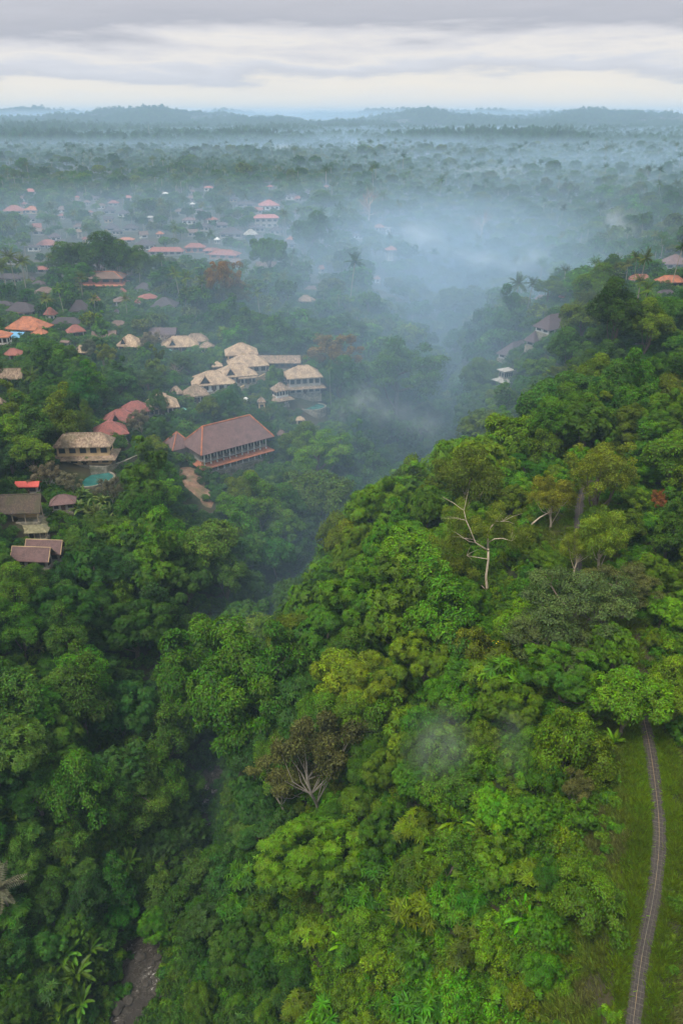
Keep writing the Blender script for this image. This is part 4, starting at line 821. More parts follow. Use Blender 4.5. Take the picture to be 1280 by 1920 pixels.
# the many small houses between them
_cols = [('dark', 'dark-roofed'), ('rust', 'rust-roofed'), ('brown', 'brown-roofed'), ('violet', 'dull violet-roofed'), ('dark', 'charcoal-roofed'), ('brown', 'brownish-roofed')]
_seen = [(b[0].location.x, b[0].location.y) for b in BUILT]; _n = 0; _rh = random.Random(11)
SMALL = []
while _n < 36:
    px, py = (_rh.uniform(5, 560), _rh.uniform(368, 500)) if _n < 28 else (_rh.uniform(20, 330), _rh.uniform(530, 640)); a = hit(px, py, 3)
    if any(math.hypot(a[0]-q[0], a[1]-q[1]) < (15 if _n < 28 else 11) for q in _seen): continue
    _seen.append((a[0], a[1])); cm, cw = _rh.choice(_cols); r_ = h('small %s house' % cw, px, py, _rh.uniform(8.5, 12.5)*FPX/a[3], _rh.uniform(-30, 30), .7, 2.8, _rh.uniform(1.6, 2.8), _rh.choice(['hip', 'hip', 'gable']), cm, _rh.choice(['grey', 'grey', 'ochre', 'white']), n=2, name='house', ridge=.3, keep=.3, keeplow=.1, group='small houses of the village')
    SMALL.append((r_[0], px, py, cw)); _n += 1
# the hill across the ravine
h('orange-roofed white villa behind the very long palm trunk', 1199, 521, 44, 4, .6, 2.8, 2.0, 'hip', 'rust', 'white', n=4, name='villa', cat='villa', ridge=.6, cap='orange', keeplow=1)
h('brighter orange-roofed brick villa with white pillars at the edge', 1256, 524, 52, 4, .6, 2.8, 2.2, 'hip', 'orange', 'brick', n=4, name='villa', cat='villa', ridge=.6, cap='orange', keeplow=1)
h('dark-roofed annex under the brighter orange roof', 1248, 549, 36, 4, .6, 2.2, 1.6, 'hip', 'dark', 'brick', n=3, name='annex', cat='villa', ridge=.6)
h('dark pyramid-roofed hall behind the orange villas', 1264, 487, 50, 4, .8, 3.0, 5.0, 'hip', 'purple', 'grey', n=3, name='hall', cat='hall', ridge=.1)
h('pink-brown roof left of the skyline palms on the slope', 1015, 559, 26, -10, .6, 2.4, 2.6, 'hip', 'rust', 'grey', n=2, name='bungalow', ridge=.5)
h('orange roof corner beside the light green rim trees', 1056, 555, 18, 10, .7, 2.2, 1.8, 'hip', 'orange', 'grey', n=1, name='bungalow')
h('long dark violet roof descending the slope with a white balcony', 1040, 603, 84, 32, .6, 2.0, 4.6, 'hip', 'violet', 'white', n=4, name='lodge', cat='lodge', ridge=.5, keep=.5, keeplow=.15)
h('lower dark violet roof beside the ruined pale terraces', 968, 653, 80, 40, .6, 2.0, 4.6, 'hip', 'violet', 'white', n=4, name='lodge', cat='lodge', ridge=.4, keep=.5, keeplow=.15)
h('third dark violet roof between the two lodges, almost lost in trees', 1005, 632, 50, 36, .6, 2.0, 3.4, 'hip', 'violet', 'grey', n=3, name='lodge', cat='lodge', ridge=.4, keep=.5, keeplow=.1)
h('pale unfinished terraced building hanging over the ravine', 948, 696, 34, 30, .8, 3.2, .6, 'hip', 'grey', 'grey', n=4, floors=2, name='unfinished_building', cat='building', skirt='grey', open_=False, ridge=.7, keeplow=1)
# ------------------------------------------------------------------ the long tiled hall with two open storeys
def long_hall():
    x, y, z, t = hit(428, 838, 5); root = empty('long_hall', (x, y, z), R(38)); tag(root, 'long two-storey hall with purple-brown tiles, orange ridges and open white-posted galleries', 'hall'); root['kind'] = 'thing'
    W, D = 22.5, 9.5; b = MB(); b.box(-W/2-.4, W/2+.4, -D/2-.4, D/2+.4, -7, .2); b.build('base', M['stone'], root)
    MB().box(-W/2+.2, W/2-.2, -D/2+2.0, D/2, .2, 7.4).build('wall', M['grey'], root)
    MB().box(-W/2-.1, -W/2+1.9, -D/2+2.3, D/2+.02, .2, 7.3).build('end_wall', M['grey'], root)
    for zz in (.2, 3.9): MB().box(-W/2, W/2, -D/2, D/2-.1, zz+.01, zz+.22).build('gallery_floor', M['grey'], root)
    for zz, hh in ((.42, 3.2), (4.12, 3.2)):
        for i in range(11):
            u = -W/2+.25+(W-.5)*i/10; MB().box(u-.16, u+.16, -D/2+.05, -D/2+.37, zz, zz+hh).build('post', M['white'], root)
        r_ = MB(); r_.box(-W/2+.1, W/2-.1, -D/2+.12, -D/2+.2, zz+.8, zz+.92); r_.build('railing', M['wood'], root)
        for i in range(10):
            u = -W/2+.25+(W-.5)*(i+.5)/10; w = MB().box(u-.8, u+.8, -D/2+1.93, -D/2+1.98, zz+.2, zz+2.1).build('window', M['glass'], root)
    m, caps = hip_roof(W+3.2, D+3.4, 1.7, W-2, 2.6); lr = m.build('lower_roof', M['orange'], root); q = MB(); [q.tube(c, .16, 5) for c in caps]; q.build('ridge_cap', M['orange'], lr)
    m, caps = hip_roof(W+3.4, D+3.6, 6.3, W*.74, 7.3); rf = m.build('roof', M['purple'], root); q = MB(); [q.tube(c, .26, 5) for c in caps]; q.build('ridge_cap', M['orange'], rf)
    m = MB(); 
    for i in range(14): m.box(-W/2+i*W/13.5-.1, -W/2+i*W/13.5+.25, -D/2-.75, -D/2-.4, -6, -.3)
    m.box(-W/2-.3, W/2+.3, -D/2-.7, -D/2-.45, -.3, .15); m.build('retaining_posts', M['stone'], root)
    # the small pyramid roof behind its end
    wx, wy = -W/2-2.2, D/2+2.6; MB().box(wx-2.6, wx+2.6, wy-2.6, wy+2.6, -3, 6.6).build('tower_wall', M['grey'], root)
    m, caps = hip_roof(7.4, 7.4, 4.2, 0, 6.6); for_ = [[(p[0]+wx, p[1]+wy, p[2]) for p in c] for c in caps]; m.v = [(a+wx, b_+wy, c) for a, b_, c in m.v]; tr = m.build('tower_roof', M['purple'], root)
    q = MB(); [q.tube(c, .22, 5) for c in for_]; q.build('ridge_cap', M['orange'], tr)
    KEEPLIST.append((325, 785, 500, 885, t)); BUILT.append((root, x, y, z, 21, t)); return root
long_hall()
# ------------------------------------------------------------------ pool, walls, parasols, soil
def pool(px, py, wpx, label, ratio=.5):
    x, y, z, t = hit(px, py, .3); r = wpx/2*t/FPX; root = empty('pool', (x, y, z+.4), 0); tag(root, label, 'pool'); root['kind'] = 'thing'
    n = 28; out = [(r*math.cos(a)*(1+.12*math.sin(3*a+1)), r*ratio*2*math.sin(a)*(1+.1*math.cos(2*a))) for a in np.arange(n)*2*math.pi/n]
    m = MB(); v = [(a, b, 0.0) for a, b in out]+[(a*1.06+.1*np.sign(a), b*1.06+.1*np.sign(b), 0.0) for a, b in out]; v += [(a, b, -.35) for a, b, _ in v[:n]]+[(a, b, -6) for a, b, _ in v[n:2*n]]
    f = []
    for i in range(n):
        j = (i+1) % n; f += [(i, n+i, n+j, j), (2*n+i, i, j, 2*n+j), (n+i, 3*n+i, 3*n+j, n+j)]
    m.add(v, f); m.build('rim', M['stone'], root)
    w = MB(); w.add([(a, b, -.22) for a, b in out], [tuple(range(n))]); w.build('pool_water', POOLM, root)
    KEEPLIST.append((px-wpx*.45, py-14, px+wpx*.45, py+22, t)); POOLS.append((x, y-2, r*1.5))
def pool_mat():
    m, nt = new_mat('pool_water'); out = N(nt, 'ShaderNodeOutputMaterial'); b = N(nt, 'ShaderNodeBsdfPrincipled', i_Roughness=.12); tc = N(nt, 'ShaderNodeTexCoord')
    n = N(nt, 'ShaderNodeTexNoise', i_Scale=.5, i_Detail=4.0); L(nt, tc.outputs['Object'], n.inputs['Vector']); c = ramp(nt, [(.35, (.018, .085, .075)), (.65, (.03, .14, .125))], n.outputs[0]); L(nt, c.outputs[0], b.inputs['Base Color'])
    bp = N(nt, 'ShaderNodeBump', i_Strength=.15, i_Distance=.05); L(nt, n.outputs[0], bp.inputs['Height']); L(nt, bp.outputs[0], b.inputs['Normal']); L(nt, b.outputs[0], out.inputs[0]); return m
POOLM = pool_mat()
pool(165, 898, 84, 'turquoise pool below the beige thatched villa', .5); pool(585, 762, 44, 'small shaded pool under the valley-edge villa', .5)
def wall_along(pts, label, mat, hgt=2.2, th=.4, name='wall', lift=1.0):
    P = []; dep = 0
    for px, py in pts: x, y, z, t = hit(px, py, hgt*.4); P.append((x, y, z)); dep = t
    P = densify(np.array(P), 1.5); z0 = P[:, 2].min(); m = MB(); T_ = np.gradient(P[:, :2], axis=0); T_ = T_/np.linalg.norm(T_, axis=1, keepdims=True); v = []
    for p, t_ in zip(P, T_):
        nx, ny = -t_[1]*th/2, t_[0]*th/2; zt = p[2]+hgt
        v += [(p[0]+nx, p[1]+ny, p[2]-2.5), (p[0]+nx, p[1]+ny, zt), (p[0]-nx, p[1]-ny, zt), (p[0]-nx, p[1]-ny, p[2]-2.5)]
    f = [(0, 1, 2, 3), tuple(len(v)-4+k for k in (3, 2, 1, 0))]
    for i in range(len(P)-1):
        for k in range(4): f.append((i*4+k, (i+1)*4+k, (i+1)*4+(k+1) % 4, i*4+(k+1) % 4))
    o = MB().add(v, f).build(name, M[mat]); tag(o, label, 'wall', kind='thing'); return o
wall_along([(170, 884), (200, 884), (230, 876), (262, 862), (282, 850), (290, 838)], 'curved mossy terrace wall beside the red-roofed villas', 'stone', 2.6, name='terrace_wall')
wall_along([(150, 866), (180, 871), (214, 876)], 'pale ochre wall between the beige thatched villa and the pool', 'ochre', 1.6, name='terrace_wall')
wall_along([(470, 722), (497, 708)], 'pale ochre retaining wall under the golden villas', 'ochre', 2.4, name='retaining_wall'); wall_along([(448, 735), (458, 730)], 'short ochre wall end near the teal parasol', 'ochre', 2.4, name='retaining_wall')
wall_along([(503, 700), (512, 694)], 'ochre gate wall before the long low thatched building', 'ochre', 2.2, name='retaining_wall'); wall_along([(410, 655), (428, 648)], 'ochre garden wall left of the topmost thatched villa', 'ochre', 1.8, name='garden_wall')
wall_along([(310, 772), (345, 776), (372, 768)], 'low grassy stone terrace edge under the striped villa', 'stone', .9, name='terrace_wall'); wall_along([(1168, 647), (1225, 645)], 'thin rail wall at the top of the bright grass patch', 'stone', .8, name='garden_wall')
def parasol(px, py, wpx, mat, label, hgt=2.4):
    x, y, z, t = hit(px, py, hgt); r = wpx/2*t/FPX; root = empty('parasol', (x, y, z)); tag(root, label, 'parasol'); root['kind'] = 'thing'
    MB().tube([(0, 0, -.5), (0, 0, hgt+.2)], .04, 6).build('pole', M['palewood'], root)
    n = 8; m = MB(); v = [(0, 0, hgt+.35), (0, 0, hgt+.27)]+[(r*math.cos(k*.785), r*math.sin(k*.785), hgt-.25) for k in range(8)]+[(r*.97*math.cos(k*.785), r*.97*math.sin(k*.785), hgt-.32) for k in range(8)]
    f = [];
    for k in range(8): j = (k+1) % 8; f += [(0, 2+k, 2+j), (1, 10+j, 10+k), (2+k, 10+k, 10+j, 2+j)]
    m.add(v, f); m.build('canopy', M[mat], root)
parasol(434, 727, 13, 'teal', 'teal parasol at the corner of the wide golden villa'); parasol(398, 743, 13, 'teal', 'teal parasol below the brown slatted cottage'); parasol(343, 767, 14, 'teal', 'pale teal parasol beside the striped thatched villa')
parasol(91, 732, 9, 'sun', 'orange parasol on the wooded slope'); parasol(318, 656, 9, 'teal', 'teal parasol in front of the highest long villa'); parasol(85, 742, 9, 'white', 'white parasol beside the orange one')
def box_thing(px, py, w, d, hgt, mat, name, label, cat, yaw=0):
    x, y, z, t = hit(px, py, hgt/2); root = empty(name, (x, y, z), R(yaw)); tag(root, label, cat); root['kind'] = 'thing'; return root
r_ = box_thing(461, 754, 1, 1, 3, 'white', 'globe_lamp', 'white globe lamp on a stone post in the lawn below the golden villas', 'lamp')
MB().box(-.3, .3, -.3, .3, -1, 1.6).build('post', M['stone'], r_); g_ = MB(); g_.tube([(0, 0, 1.6), (0, 0, 1.8), (0, 0, 2.2), (0, 0, 2.7), (0, 0, 3.1), (0, 0, 3.25)], [.3, .62, .85, .85, .55, .1], 12); g_.build('globe', M['white'], r_, True)
r_ = box_thing(99, 908, 2, 2, 3, 'white', 'stone_statue', 'small pale shrine figure between the red tin shed and the pool', 'statue')
MB().box(-.7, .7, -.7, .7, -1, 1.0).build('plinth', M['grey'], r_); g_ = MB(); g_.tube([(0, 0, 1.0), (0, 0, 1.5), (0, 0, 2.2), (0, 0, 2.6), (0, 0, 3.1), (0, 0, 3.6)], [.6, .7, .5, .3, .42, .1], 10); g_.build('figure', M['white'], r_, True)
r_ = box_thing(30, 634, 3, 3, 3, 'blue', 'awning', 'flat sky-blue awning between the orange roofs', 'awning', -10)
MB().add([(-3, -2.2, 2.2), (3, -2.2, 2.2), (3, 2.2, 3.4), (-3, 2.2, 3.4), (-3, -2.2, 2.12), (3, -2.2, 2.12), (3, 2.2, 3.32), (-3, 2.2, 3.32)], [(0, 1, 2, 3), (7, 6, 5, 4), (0, 4, 5, 1), (1, 5, 6, 2), (2, 6, 7, 3), (3, 7, 4, 0)]).build('sheet', M['blue'], r_)
for sx in (-2.8, 2.8): MB().tube([(sx, -2.1, -1), (sx, -2.1, 2.15)], .06, 5).build('pole', M['palewood'], r_)
r_ = box_thing(128, 1058, 3, 3, 3, 'palewood', 'viewing_deck', 'wooden viewing deck on stilts below the two gabled huts', 'deck', 20)
MB().box(-2.4, 2.8, -1.8, 1.8, .6, .8).build('platform', M['palewood'], r_)
for sx in (-2.1, 2.5):
    for sy in (-1.5, 1.5): MB().box(sx-.1, sx+.1, sy-.1, sy+.1, -5, .6).build('post', M['wood'], r_)
q = MB(); q.box(-2.4, 2.8, -1.8, -1.74, 1.5, 1.58); q.box(2.74, 2.8, -1.74, 1.8, 1.5, 1.58)
for i in range(7): q.box(-2.4+i*.86, -2.34+i*.86, -1.8, -1.75, .8, 1.5)
q.build('railing', M['wood'], r_)
# radio mast in the far plain
x, y, z, t = hit(283, 272, 1); root = empty('radio_mast', (x, y, z)); tag(root, 'thin lattice radio mast rising from the misty plain', 'mast'); root['kind'] = 'thing'
hm = 36*t/FPX; q = MB()
for a in range(3): q.tube([(1.6*math.cos(a*2.09), 1.6*math.sin(a*2.09), -2), (.3*math.cos(a*2.09)-1.5, .3*math.sin(a*2.09), hm)], [.28, .2], 4)
for k in range(14): zz = hm*k/14; s_ = 1.6-1.3*k/14; q.tube([(s_*math.cos((k % 3)*2.09)-1.5*k/14, s_*math.sin((k % 3)*2.09), zz), (s_*math.cos((k % 3+1)*2.09)-1.5*(k+1)/14, s_*math.sin((k % 3+1)*2.09), zz+hm/14)], .12, 4)
q.build('lattice', M['grey'], root)
def drape(name, outline, mat, label, lift=.35, step=1.2):
    """a patch lying on the slope, edges tapering into it"""
    P = np.array([hit(px, py, .2)[:2] for px, py in outline]); x0, y0 = P.min(0)-1; x1, y1 = P.max(0)+1
    X = np.arange(x0, x1, step); Y = np.arange(y0, y1, step); gx, gy = np.meshgrid(X, Y)
    ins = np.zeros(gx.shape, bool); n = len(P)
    for i in range(n):
        a, b = P[i], P[(i+1) % n]; c = ((a[1] > gy) != (b[1] > gy)) & (gx < (b[0]-a[0])*(gy-a[1])/(b[1]-a[1]+1e-9)+a[0]); ins ^= c
    # taper: lifted inside, sunk outside
    k = ins.astype(float)
    for _ in range(3): k = (k+np.roll(k, 1, 0)+np.roll(k, -1, 0)+np.roll(k, 1, 1)+np.roll(k, -1, 1))/5
    gz = hq(gx, gy)-.6+k*(.6+lift)+.7*(vnoise(gx, gy, 2.6, 9)-.4)*k
    nx, ny = len(X), len(Y); V = np.stack([gx, gy, gz], -1).reshape(-1, 3); i, j = np.meshgrid(np.arange(nx-1), np.arange(ny-1)); b = (j*nx+i).ravel(); F = [tuple(q) for q in np.stack([b, b+1, b+nx+1, b+nx], 1)]
    o = MB(); o.v = [tuple(v) for v in V]; o.f = F; o.mi = [0]*len(F); ob = o.build(name, mat, None, True); tag(ob, label, 'ground', kind='structure'); return ob
drape('soil_slope', [(330, 878), (352, 872), (372, 884), (385, 905), (402, 930), (404, 962), (392, 972), (382, 948), (362, 925), (338, 905)], M['soil'], 'bare brown landslide scar below the long tiled hall', .5)
SLIDE = [(330, 872, 408, 972, 240)]
KEEPLIST += [(893, 1010, 926, 1118, 150), (340, 880, 400, 965, 240), (1150, 1425, 1260, 1480, 102), (1170, 1480, 1260, 1560, 98), (1165, 1560, 1262, 1700, 92), (1150, 1700, 1255, 1800, 84), (1120, 1800, 1250, 1925, 78),
             (235, 1770, 315, 1925, 160), (395, 1520, 412, 1545, 190), (1080, 1056, 1086, 1082, 140), (1170, 650, 1230, 690, 270), (1240, 1560, 1279, 1920, 82)]
# ------------------------------------------------------------------ tints: leaf colours of the place
T = dict(fig=(.056, .112, .008), mid=(.056, .120, .006), yel=(.084, .145, .007), deep=(.032, .073, .007), blue=(.034, .078, .014), olive=(.075, .108, .010), dry=(.145, .095, .038), bright=(.076, .168, .006),
         grey=(.068, .092, .026), feath=(.140, .170, .022), clump=(.118, .150, .018), orange=(.20, .075, .03), sage=(.050, .100, .014), brown=(.088, .096, .026), dusty=(.11, .11, .065), pink=(.16, .10, .10))
WORD = dict(fig='green', mid='green', yel='yellow-green', deep='deep green', blue='bluish dark green', olive='olive', dry='brown dry-leaved', bright='bright green', grey='grey-green', feath='pale olive',
            clump='mustard-green', orange='rusty-topped', sage='sage green', brown='brownish', dusty='dusty beige', pink='reddish bare')
FORM = dict(giant='huge domed', grand='large full-crowned', star0='star-leaved small', star1='fine star-leaved small', star2='long-leaved small', scrub0='dense small', scrub1='dense little', dome0='domed', dome1='star-leaved domed', dome2='round small-leaved', dome3='big-leaved domed', tall0='tall', tall1='tall star-leaved', vine='creeper-hung', clump='many-clumped', layer='flat-layered',
            feather='feathery', sparse='thin-crowned', bare='leafless', column='slender column-shaped', bush0='low', bush1='low star-leaved', bush2='low twiggy', palm0='slim', palm1='very tall', palm2='short',
            banana0='broad-leaved', banana1='large-leaved', banana2='small')
PLACED = []          # every countable plant: dict(kind, proto, x, y, z, s, sz, tint, rot, px, py, wpx, label, name)
def put(proto_, px, py, wpx, tint, label=None, sz=1.0, name=None, cat='tree', rot=None, hoff=None):
    p = PROTO[proto_]; s = 1.0
    x = y = z = t = 0
    for _ in range(4):
        x, y, z, t = hit(px, py, p['hc']*s*sz); s = wpx/2*t/FPX/p['R']
    PLACED.append(dict(proto=proto_, x=x, y=y, z=z, s=s, sz=sz, tint=tint, rot=rng.random()*6.28 if rot is None else rot, px=px, py=py, wpx=wpx, label=label, name=name, cat=cat, dep=t, hero=True))
    return PLACED[-1]
# -- the trees one recognises: crown centre in the photograph, crown width, leaf colour
put('giant', 446, 1285, 272, 'fig', 'huge domed tree with a pale-tipped crown rising from the gorge', 1.1)
put('dome0', 450, 1215, 130, 'yel', 'small yellow-green crown growing against the top of the huge domed gorge tree', 1.0)
put('sparse', 600, 1415, 175, 'brown', 'brown-leaved thin tree with a straight pale trunk beside the huge domed tree', 1.05)
put('sparse', 540, 1465, 120, 'brown', 'low brown-leaved tree with a leaning stem under the brown thin tree', .9)
put('feather', 880, 905, 150, 'feath', 'pale olive feathery tree on the ridge crest behind the bare white trunk', 1.0)
put('feather', 1035, 935, 95, 'feath', 'small feathery olive tree with one white arching branch')
put('feather', 1130, 1010, 125, 'feath', 'light feathery tree half hiding the upper walkway')
put('feather', 1085, 1030, 80, 'feath', 'thin feathery sapling growing beside the upper walkway')
put('clump', 1125, 893, 142, 'clump', 'mustard-green tree of many rounded clumps by the upper walkway', 1.0)
put('layer', 1090, 1115, 210, 'grey', 'broad grey-green layered tree in front of the upper walkway', 1.0)
put('layer', 1175, 1085, 130, 'brown', 'brownish layered tree merging with the broad grey-green layered tree')
put('layer', 1040, 1190, 170, 'grey', 'lower grey-green layered tree under the broad layered one')
put('grand', 690, 1135, 165, 'mid', 'round green tree overhanging the bend of the gorge', 1.0)
put('clump', 912, 843, 64, 'deep', 'small dark round tree on the tip of the spur silhouette')
put('dome2', 745, 905, 92, 'deep', 'dark round tree standing out at the foot of the spur', .8)
put('grand', 715, 960, 140, 'yel', 'wide yellow-green tree just below the dark round spur tree')
put('layer', 1250, 930, 56, 'orange', 'flat-topped tree with rusty orange blossom')
put('grand', 590, 1610, 180, 'mid', 'large-leaved domed tree in front of the brown thin tree', 1.0)
put('dome2', 1105, 1690, 140, 'mid', 'round yellow-green tree beside the lower walkway', .9)
put('vine', 1062, 1395, 100, 'yel', 'creeper-smothered tower of foliage beside the hidden walkway bend', 1.5)
put('vine', 1110, 1420, 90, 'olive', 'olive creeper-hung tree right of the foliage tower', 1.1)
put('grand', 1060, 1270, 140, 'mid', 'dense green tree over the spot where the walkway vanishes')
put('dome0', 1180, 1310, 130, 'mid', 'green tree arching over the end of the visible lower walkway', 1.0)
put('dome2', 1250, 1290, 110, 'yel', 'yellow-green tree at the edge past the walkway tunnel')
put('layer', 600, 835, 118, 'bright', 'flat-layered bright tree beside the long tiled hall', 1.2)
put('dome0', 600, 930, 120, 'sage', 'sage green tree on the slope below the flat-layered tree')
put('sparse', 625, 665, 88, 'dry', 'half-dry brown tree right of the thatched villas', 1.0)
put('dome2', 640, 710, 80, 'deep', 'dark tree under the half-dry brown tree')
put('layer', 745, 668, 150, 'sage', 'wide flat-topped tree fading into the valley haze', 1.3)
put('dome2', 1152, 590, 118, 'deep', 'large dark domed tree below the two orange-roofed villas', 1.0)
put('dome0', 1095, 600, 80, 'olive', 'olive tree left of the large dark domed tree')
put('dome2', 1215, 610, 90, 'olive', 'olive tree right of the large dark domed tree')
put('layer', 1035, 510, 58, 'bright', 'light green tree on the skyline of the valley rim', 1.3)
put('layer', 1088, 495, 58, 'bright', 'bright green tree with a tall bare stem on the valley rim', 1.3)
put('dome2', 1150, 485, 58, 'deep', 'dark round tree among the skyline palms')
put('clump', 418, 528, 78, 'dry', 'brown-leaved tree above the thatched villas', 1.15)
put('clump', 440, 555, 62, 'brown', 'lower brown tree joined to the brown-leaved tree above the villas', .9)
put('dome2', 586, 436, 70, 'deep', 'round dark tree standing alone in the village', 1.0)
for a in ((130, 490, 80), (180, 478, 95), (235, 485, 80), (270, 500, 60), (150, 520, 60)):
    put('dome2', *a, 'deep', sz=.8)
put('bare', 692, 372, 60, 'pink', 'leafless reddish tree with a pale trunk among dark village trees', 1.1)
put('bare', 905, 408, 56, 'pink', 'leafless pinkish tree on the hazy valley edge')
put('dome2', 612, 378, 60, 'sage', 'wide dark tree beside the pyramid roof in the haze', .6)
put('dome0', 735, 388, 46, 'sage', 'dark tree right of the leafless reddish tree', .7)
for a in ((425, 585, 70, 'deep'), (470, 605, 70, 'deep'), (515, 620, 70, 'blue'), (440, 630, 50, 'mid'), (550, 645, 55, 'deep'), (385, 560, 60, 'deep')): put('vine', *a, sz=.8)
put('dome0', 90, 665, 70, 'sage', None); put('dome2', 130, 680, 60, 'sage', None); put('dome0', 60, 690, 46, 'sage', None)
put('column', 163, 785, 26, 'olive', 'slender column-shaped tree above the villa with the thatched gable')
put('column', 150, 800, 22, 'olive', 'shorter column-shaped tree beside the slender one')
put('tall0', 110, 780, 75, 'olive', None); put('tall0', 60, 800, 80, 'sage', None); put('tall0', 30, 760, 60, 'olive', None)
put('sparse', 282, 640, 40, 'dusty', 'dry beige tree in front of the pale thatched roof')
put('bare', 300, 625, 44, 'pink', 'leafless tree beside the pale thatched roof'); put('bare', 330, 690, 36, 'pink', 'leafless tree between the upper villas')
put('sparse', 200, 668, 48, 'olive', 'thin-trunked olive tree on the slope over the red roofs'); put('sparse', 170, 655, 40, 'dusty', 'thin-trunked pale tree on the slope over the red roofs')
put('dome2', 295, 758, 48, 'deep', 'dark round tree hiding the striped thatched villa')
put('tall1', 190, 610, 34, 'bright', 'vivid light green tree among the village gardens')
put('sparse', 128, 905, 44, 'dusty', 'silvery thin tree beside the turquoise pool'); put('sparse', 205, 918, 50, 'dusty', 'silvery thin tree below the turquoise pool'); put('sparse', 85, 890, 50, 'dusty', 'silvery tree behind the red tin roof')
put('sparse', 260, 790, 50, 'dusty', 'silvery shrub-like tree beside the red-roofed villa'); put('bush2', 160, 862, 34, 'sage', 'silvery bush against the terrace wall', cat='bush')
put('dome1', 300, 928, 78, 'bright', 'bright green tree above the landslide scar', .8); put('dome1', 270, 930, 70, 'bright', 'bright green tree above the banana grove', .8)
put('bush0', 905, 1205, 34, 'mid', 'leafy shrub under the yellow blossoms', cat='bush')
put('dome2', 300, 1010, 110, 'mid', 'wide full green tree left of the landslide foot', .9); put('dome0', 380, 1030, 110, 'sage', None); put('dome0', 235, 1010, 80, 'mid', None)
put('clump', 215, 1460, 100, 'clump', 'yellowing tree crown above the fern-like palms of the gorge', .7)
put('dome0', 505, 475, 70, 'sage', None); put('dome1', 1150, 1215, 100, 'mid', None); put('dome2', 1110, 985, 60, 'olive', None)
put('vine', 835, 1400, 80, 'mid', None); put('sparse', 1080, 1480, 70, 'brown', 'rust-tinged tree below the foliage tower')
for a in ((850, 1130, 120, 'mid'), (800, 1235, 130, 'yel'), (955, 1325, 110, 'mid'), (250, 1180, 125, 'deep'), (115, 1150, 120, 'deep'), (225, 1335, 130, 'blue'), (95, 1400, 130, 'deep'), (1225, 1090, 100, 'mid'), (1180, 800, 90, 'olive'), (1240, 705, 90, 'deep'), (730, 1440, 90, 'mid'), (730, 1560, 110, 'mid'), (470, 1770, 120, 'deep'), (350, 1090, 100, 'sage'), (880, 980, 90, 'mid')): put('grand', *a)
# palms
for a in ((352, 522, 36), (372, 528, 36), (334, 512, 34), (345, 545, 30)): put('palm1', *a, 'olive', cat='palm', sz=.9)
for a in ((1210, 465, 40), (1195, 478, 34), (1178, 497, 30), (1130, 500, 34), (1145, 505, 34), (1160, 500, 30)): put('palm1', *a, 'olive', cat='palm', sz=.85)
put('palm1', 1272, 462, 34, 'deep', 'lone tall palm beside the dark pyramid roof', cat='palm', sz=1.1)
put('palm1', 992, 530, 34, 'sage', 'lone palm with a long bare trunk on the hazy slope', cat='palm', sz=.9)
put('palm1', 1205, 490, 30, 'olive', 'palm with a very long white trunk in front of the orange roof', cat='palm', sz=1.6)
put('palm1', 620, 690, 20, 'sage', 'slender palm with a very long pale trunk at the villas edge', cat='palm', sz=2.0)
put('palm1', 960, 424, 14, 'deep', 'tiny palm silhouette in the valley haze', cat='palm')
put('palm0', 55, 705, 40, 'olive', 'palm with drooping fronds on the slope by the thatched shed', cat='palm')
for a in ((20, 480, 44), (40, 490, 40), (5, 500, 40), (150, 520, 30), (85, 560, 30), (500, 520, 26), (235, 560, 26), (175, 560, 28)): put('palm0', *a, 'olive', cat='palm')
for k in range(22): put('palm0', *[(300, 380, 22), (320, 385, 22), (345, 375, 20), (380, 385, 20), (410, 395, 20), (180, 410, 20), (140, 400, 20), (160, 430, 22), (60, 430, 22), (30, 420, 22), (270, 395, 20), (245, 400, 20), (430, 360, 18), (460, 370, 18), (360, 395, 20), (330, 430, 24), (395, 440, 24), (90, 415, 20), (220, 350, 16), (120, 345, 16), (560, 395, 20), (535, 400, 26)][k], 'deep' if k % 3 else 'olive', cat='palm')
# bananas and their kin
for k, a in enumerate(((160, 950, 40), (180, 965, 44), (205, 960, 44), (175, 990, 44), (200, 985, 40), (225, 975, 36), (150, 930, 34), (190, 940, 34), (215, 1000, 34),
          (105, 1800, 64), (140, 1830, 66), (90, 1850, 66), (60, 1890, 64), (150, 1880, 62), (110, 1905, 66), (30, 1840, 60), (165, 1790, 56), (280, 1480, 50), (300, 1520, 56), (285, 1560, 50), (355, 1480, 44), (345, 1460, 36), (240, 1620, 56), (270, 1590, 50), (10, 1540, 60), (280, 1640, 50), (335, 1500, 40),
          (85, 1310, 36), (70, 1215, 34), (410, 762, 26), (345, 795, 22), (400, 775, 22), (240, 740, 22), (300, 680, 20), (330, 695, 20))):
    put('banana%d' % (k % 3), *a, 'sage' if k < 27 and k > 8 else ('bright' if k > 28 else 'grey'), cat='banana plant')
for k, a in enumerate(((985, 1720, 70), (850, 1540, 60), (830, 1590, 60), (905, 1560, 60), (560, 1690, 60), (650, 1770, 60), (880, 1640, 60), (950, 1590, 56), (1150, 1390, 50), (700, 1700, 56), (1030, 1545, 56), (930, 1500, 50))):
    put('banana2', *a, 'bright', cat='shrub')
put('palm2', 8, 1660, 96, 'dusty', 'dying palm with grey hanging fronds at the edge of the gorge', cat='palm', sz=.9)

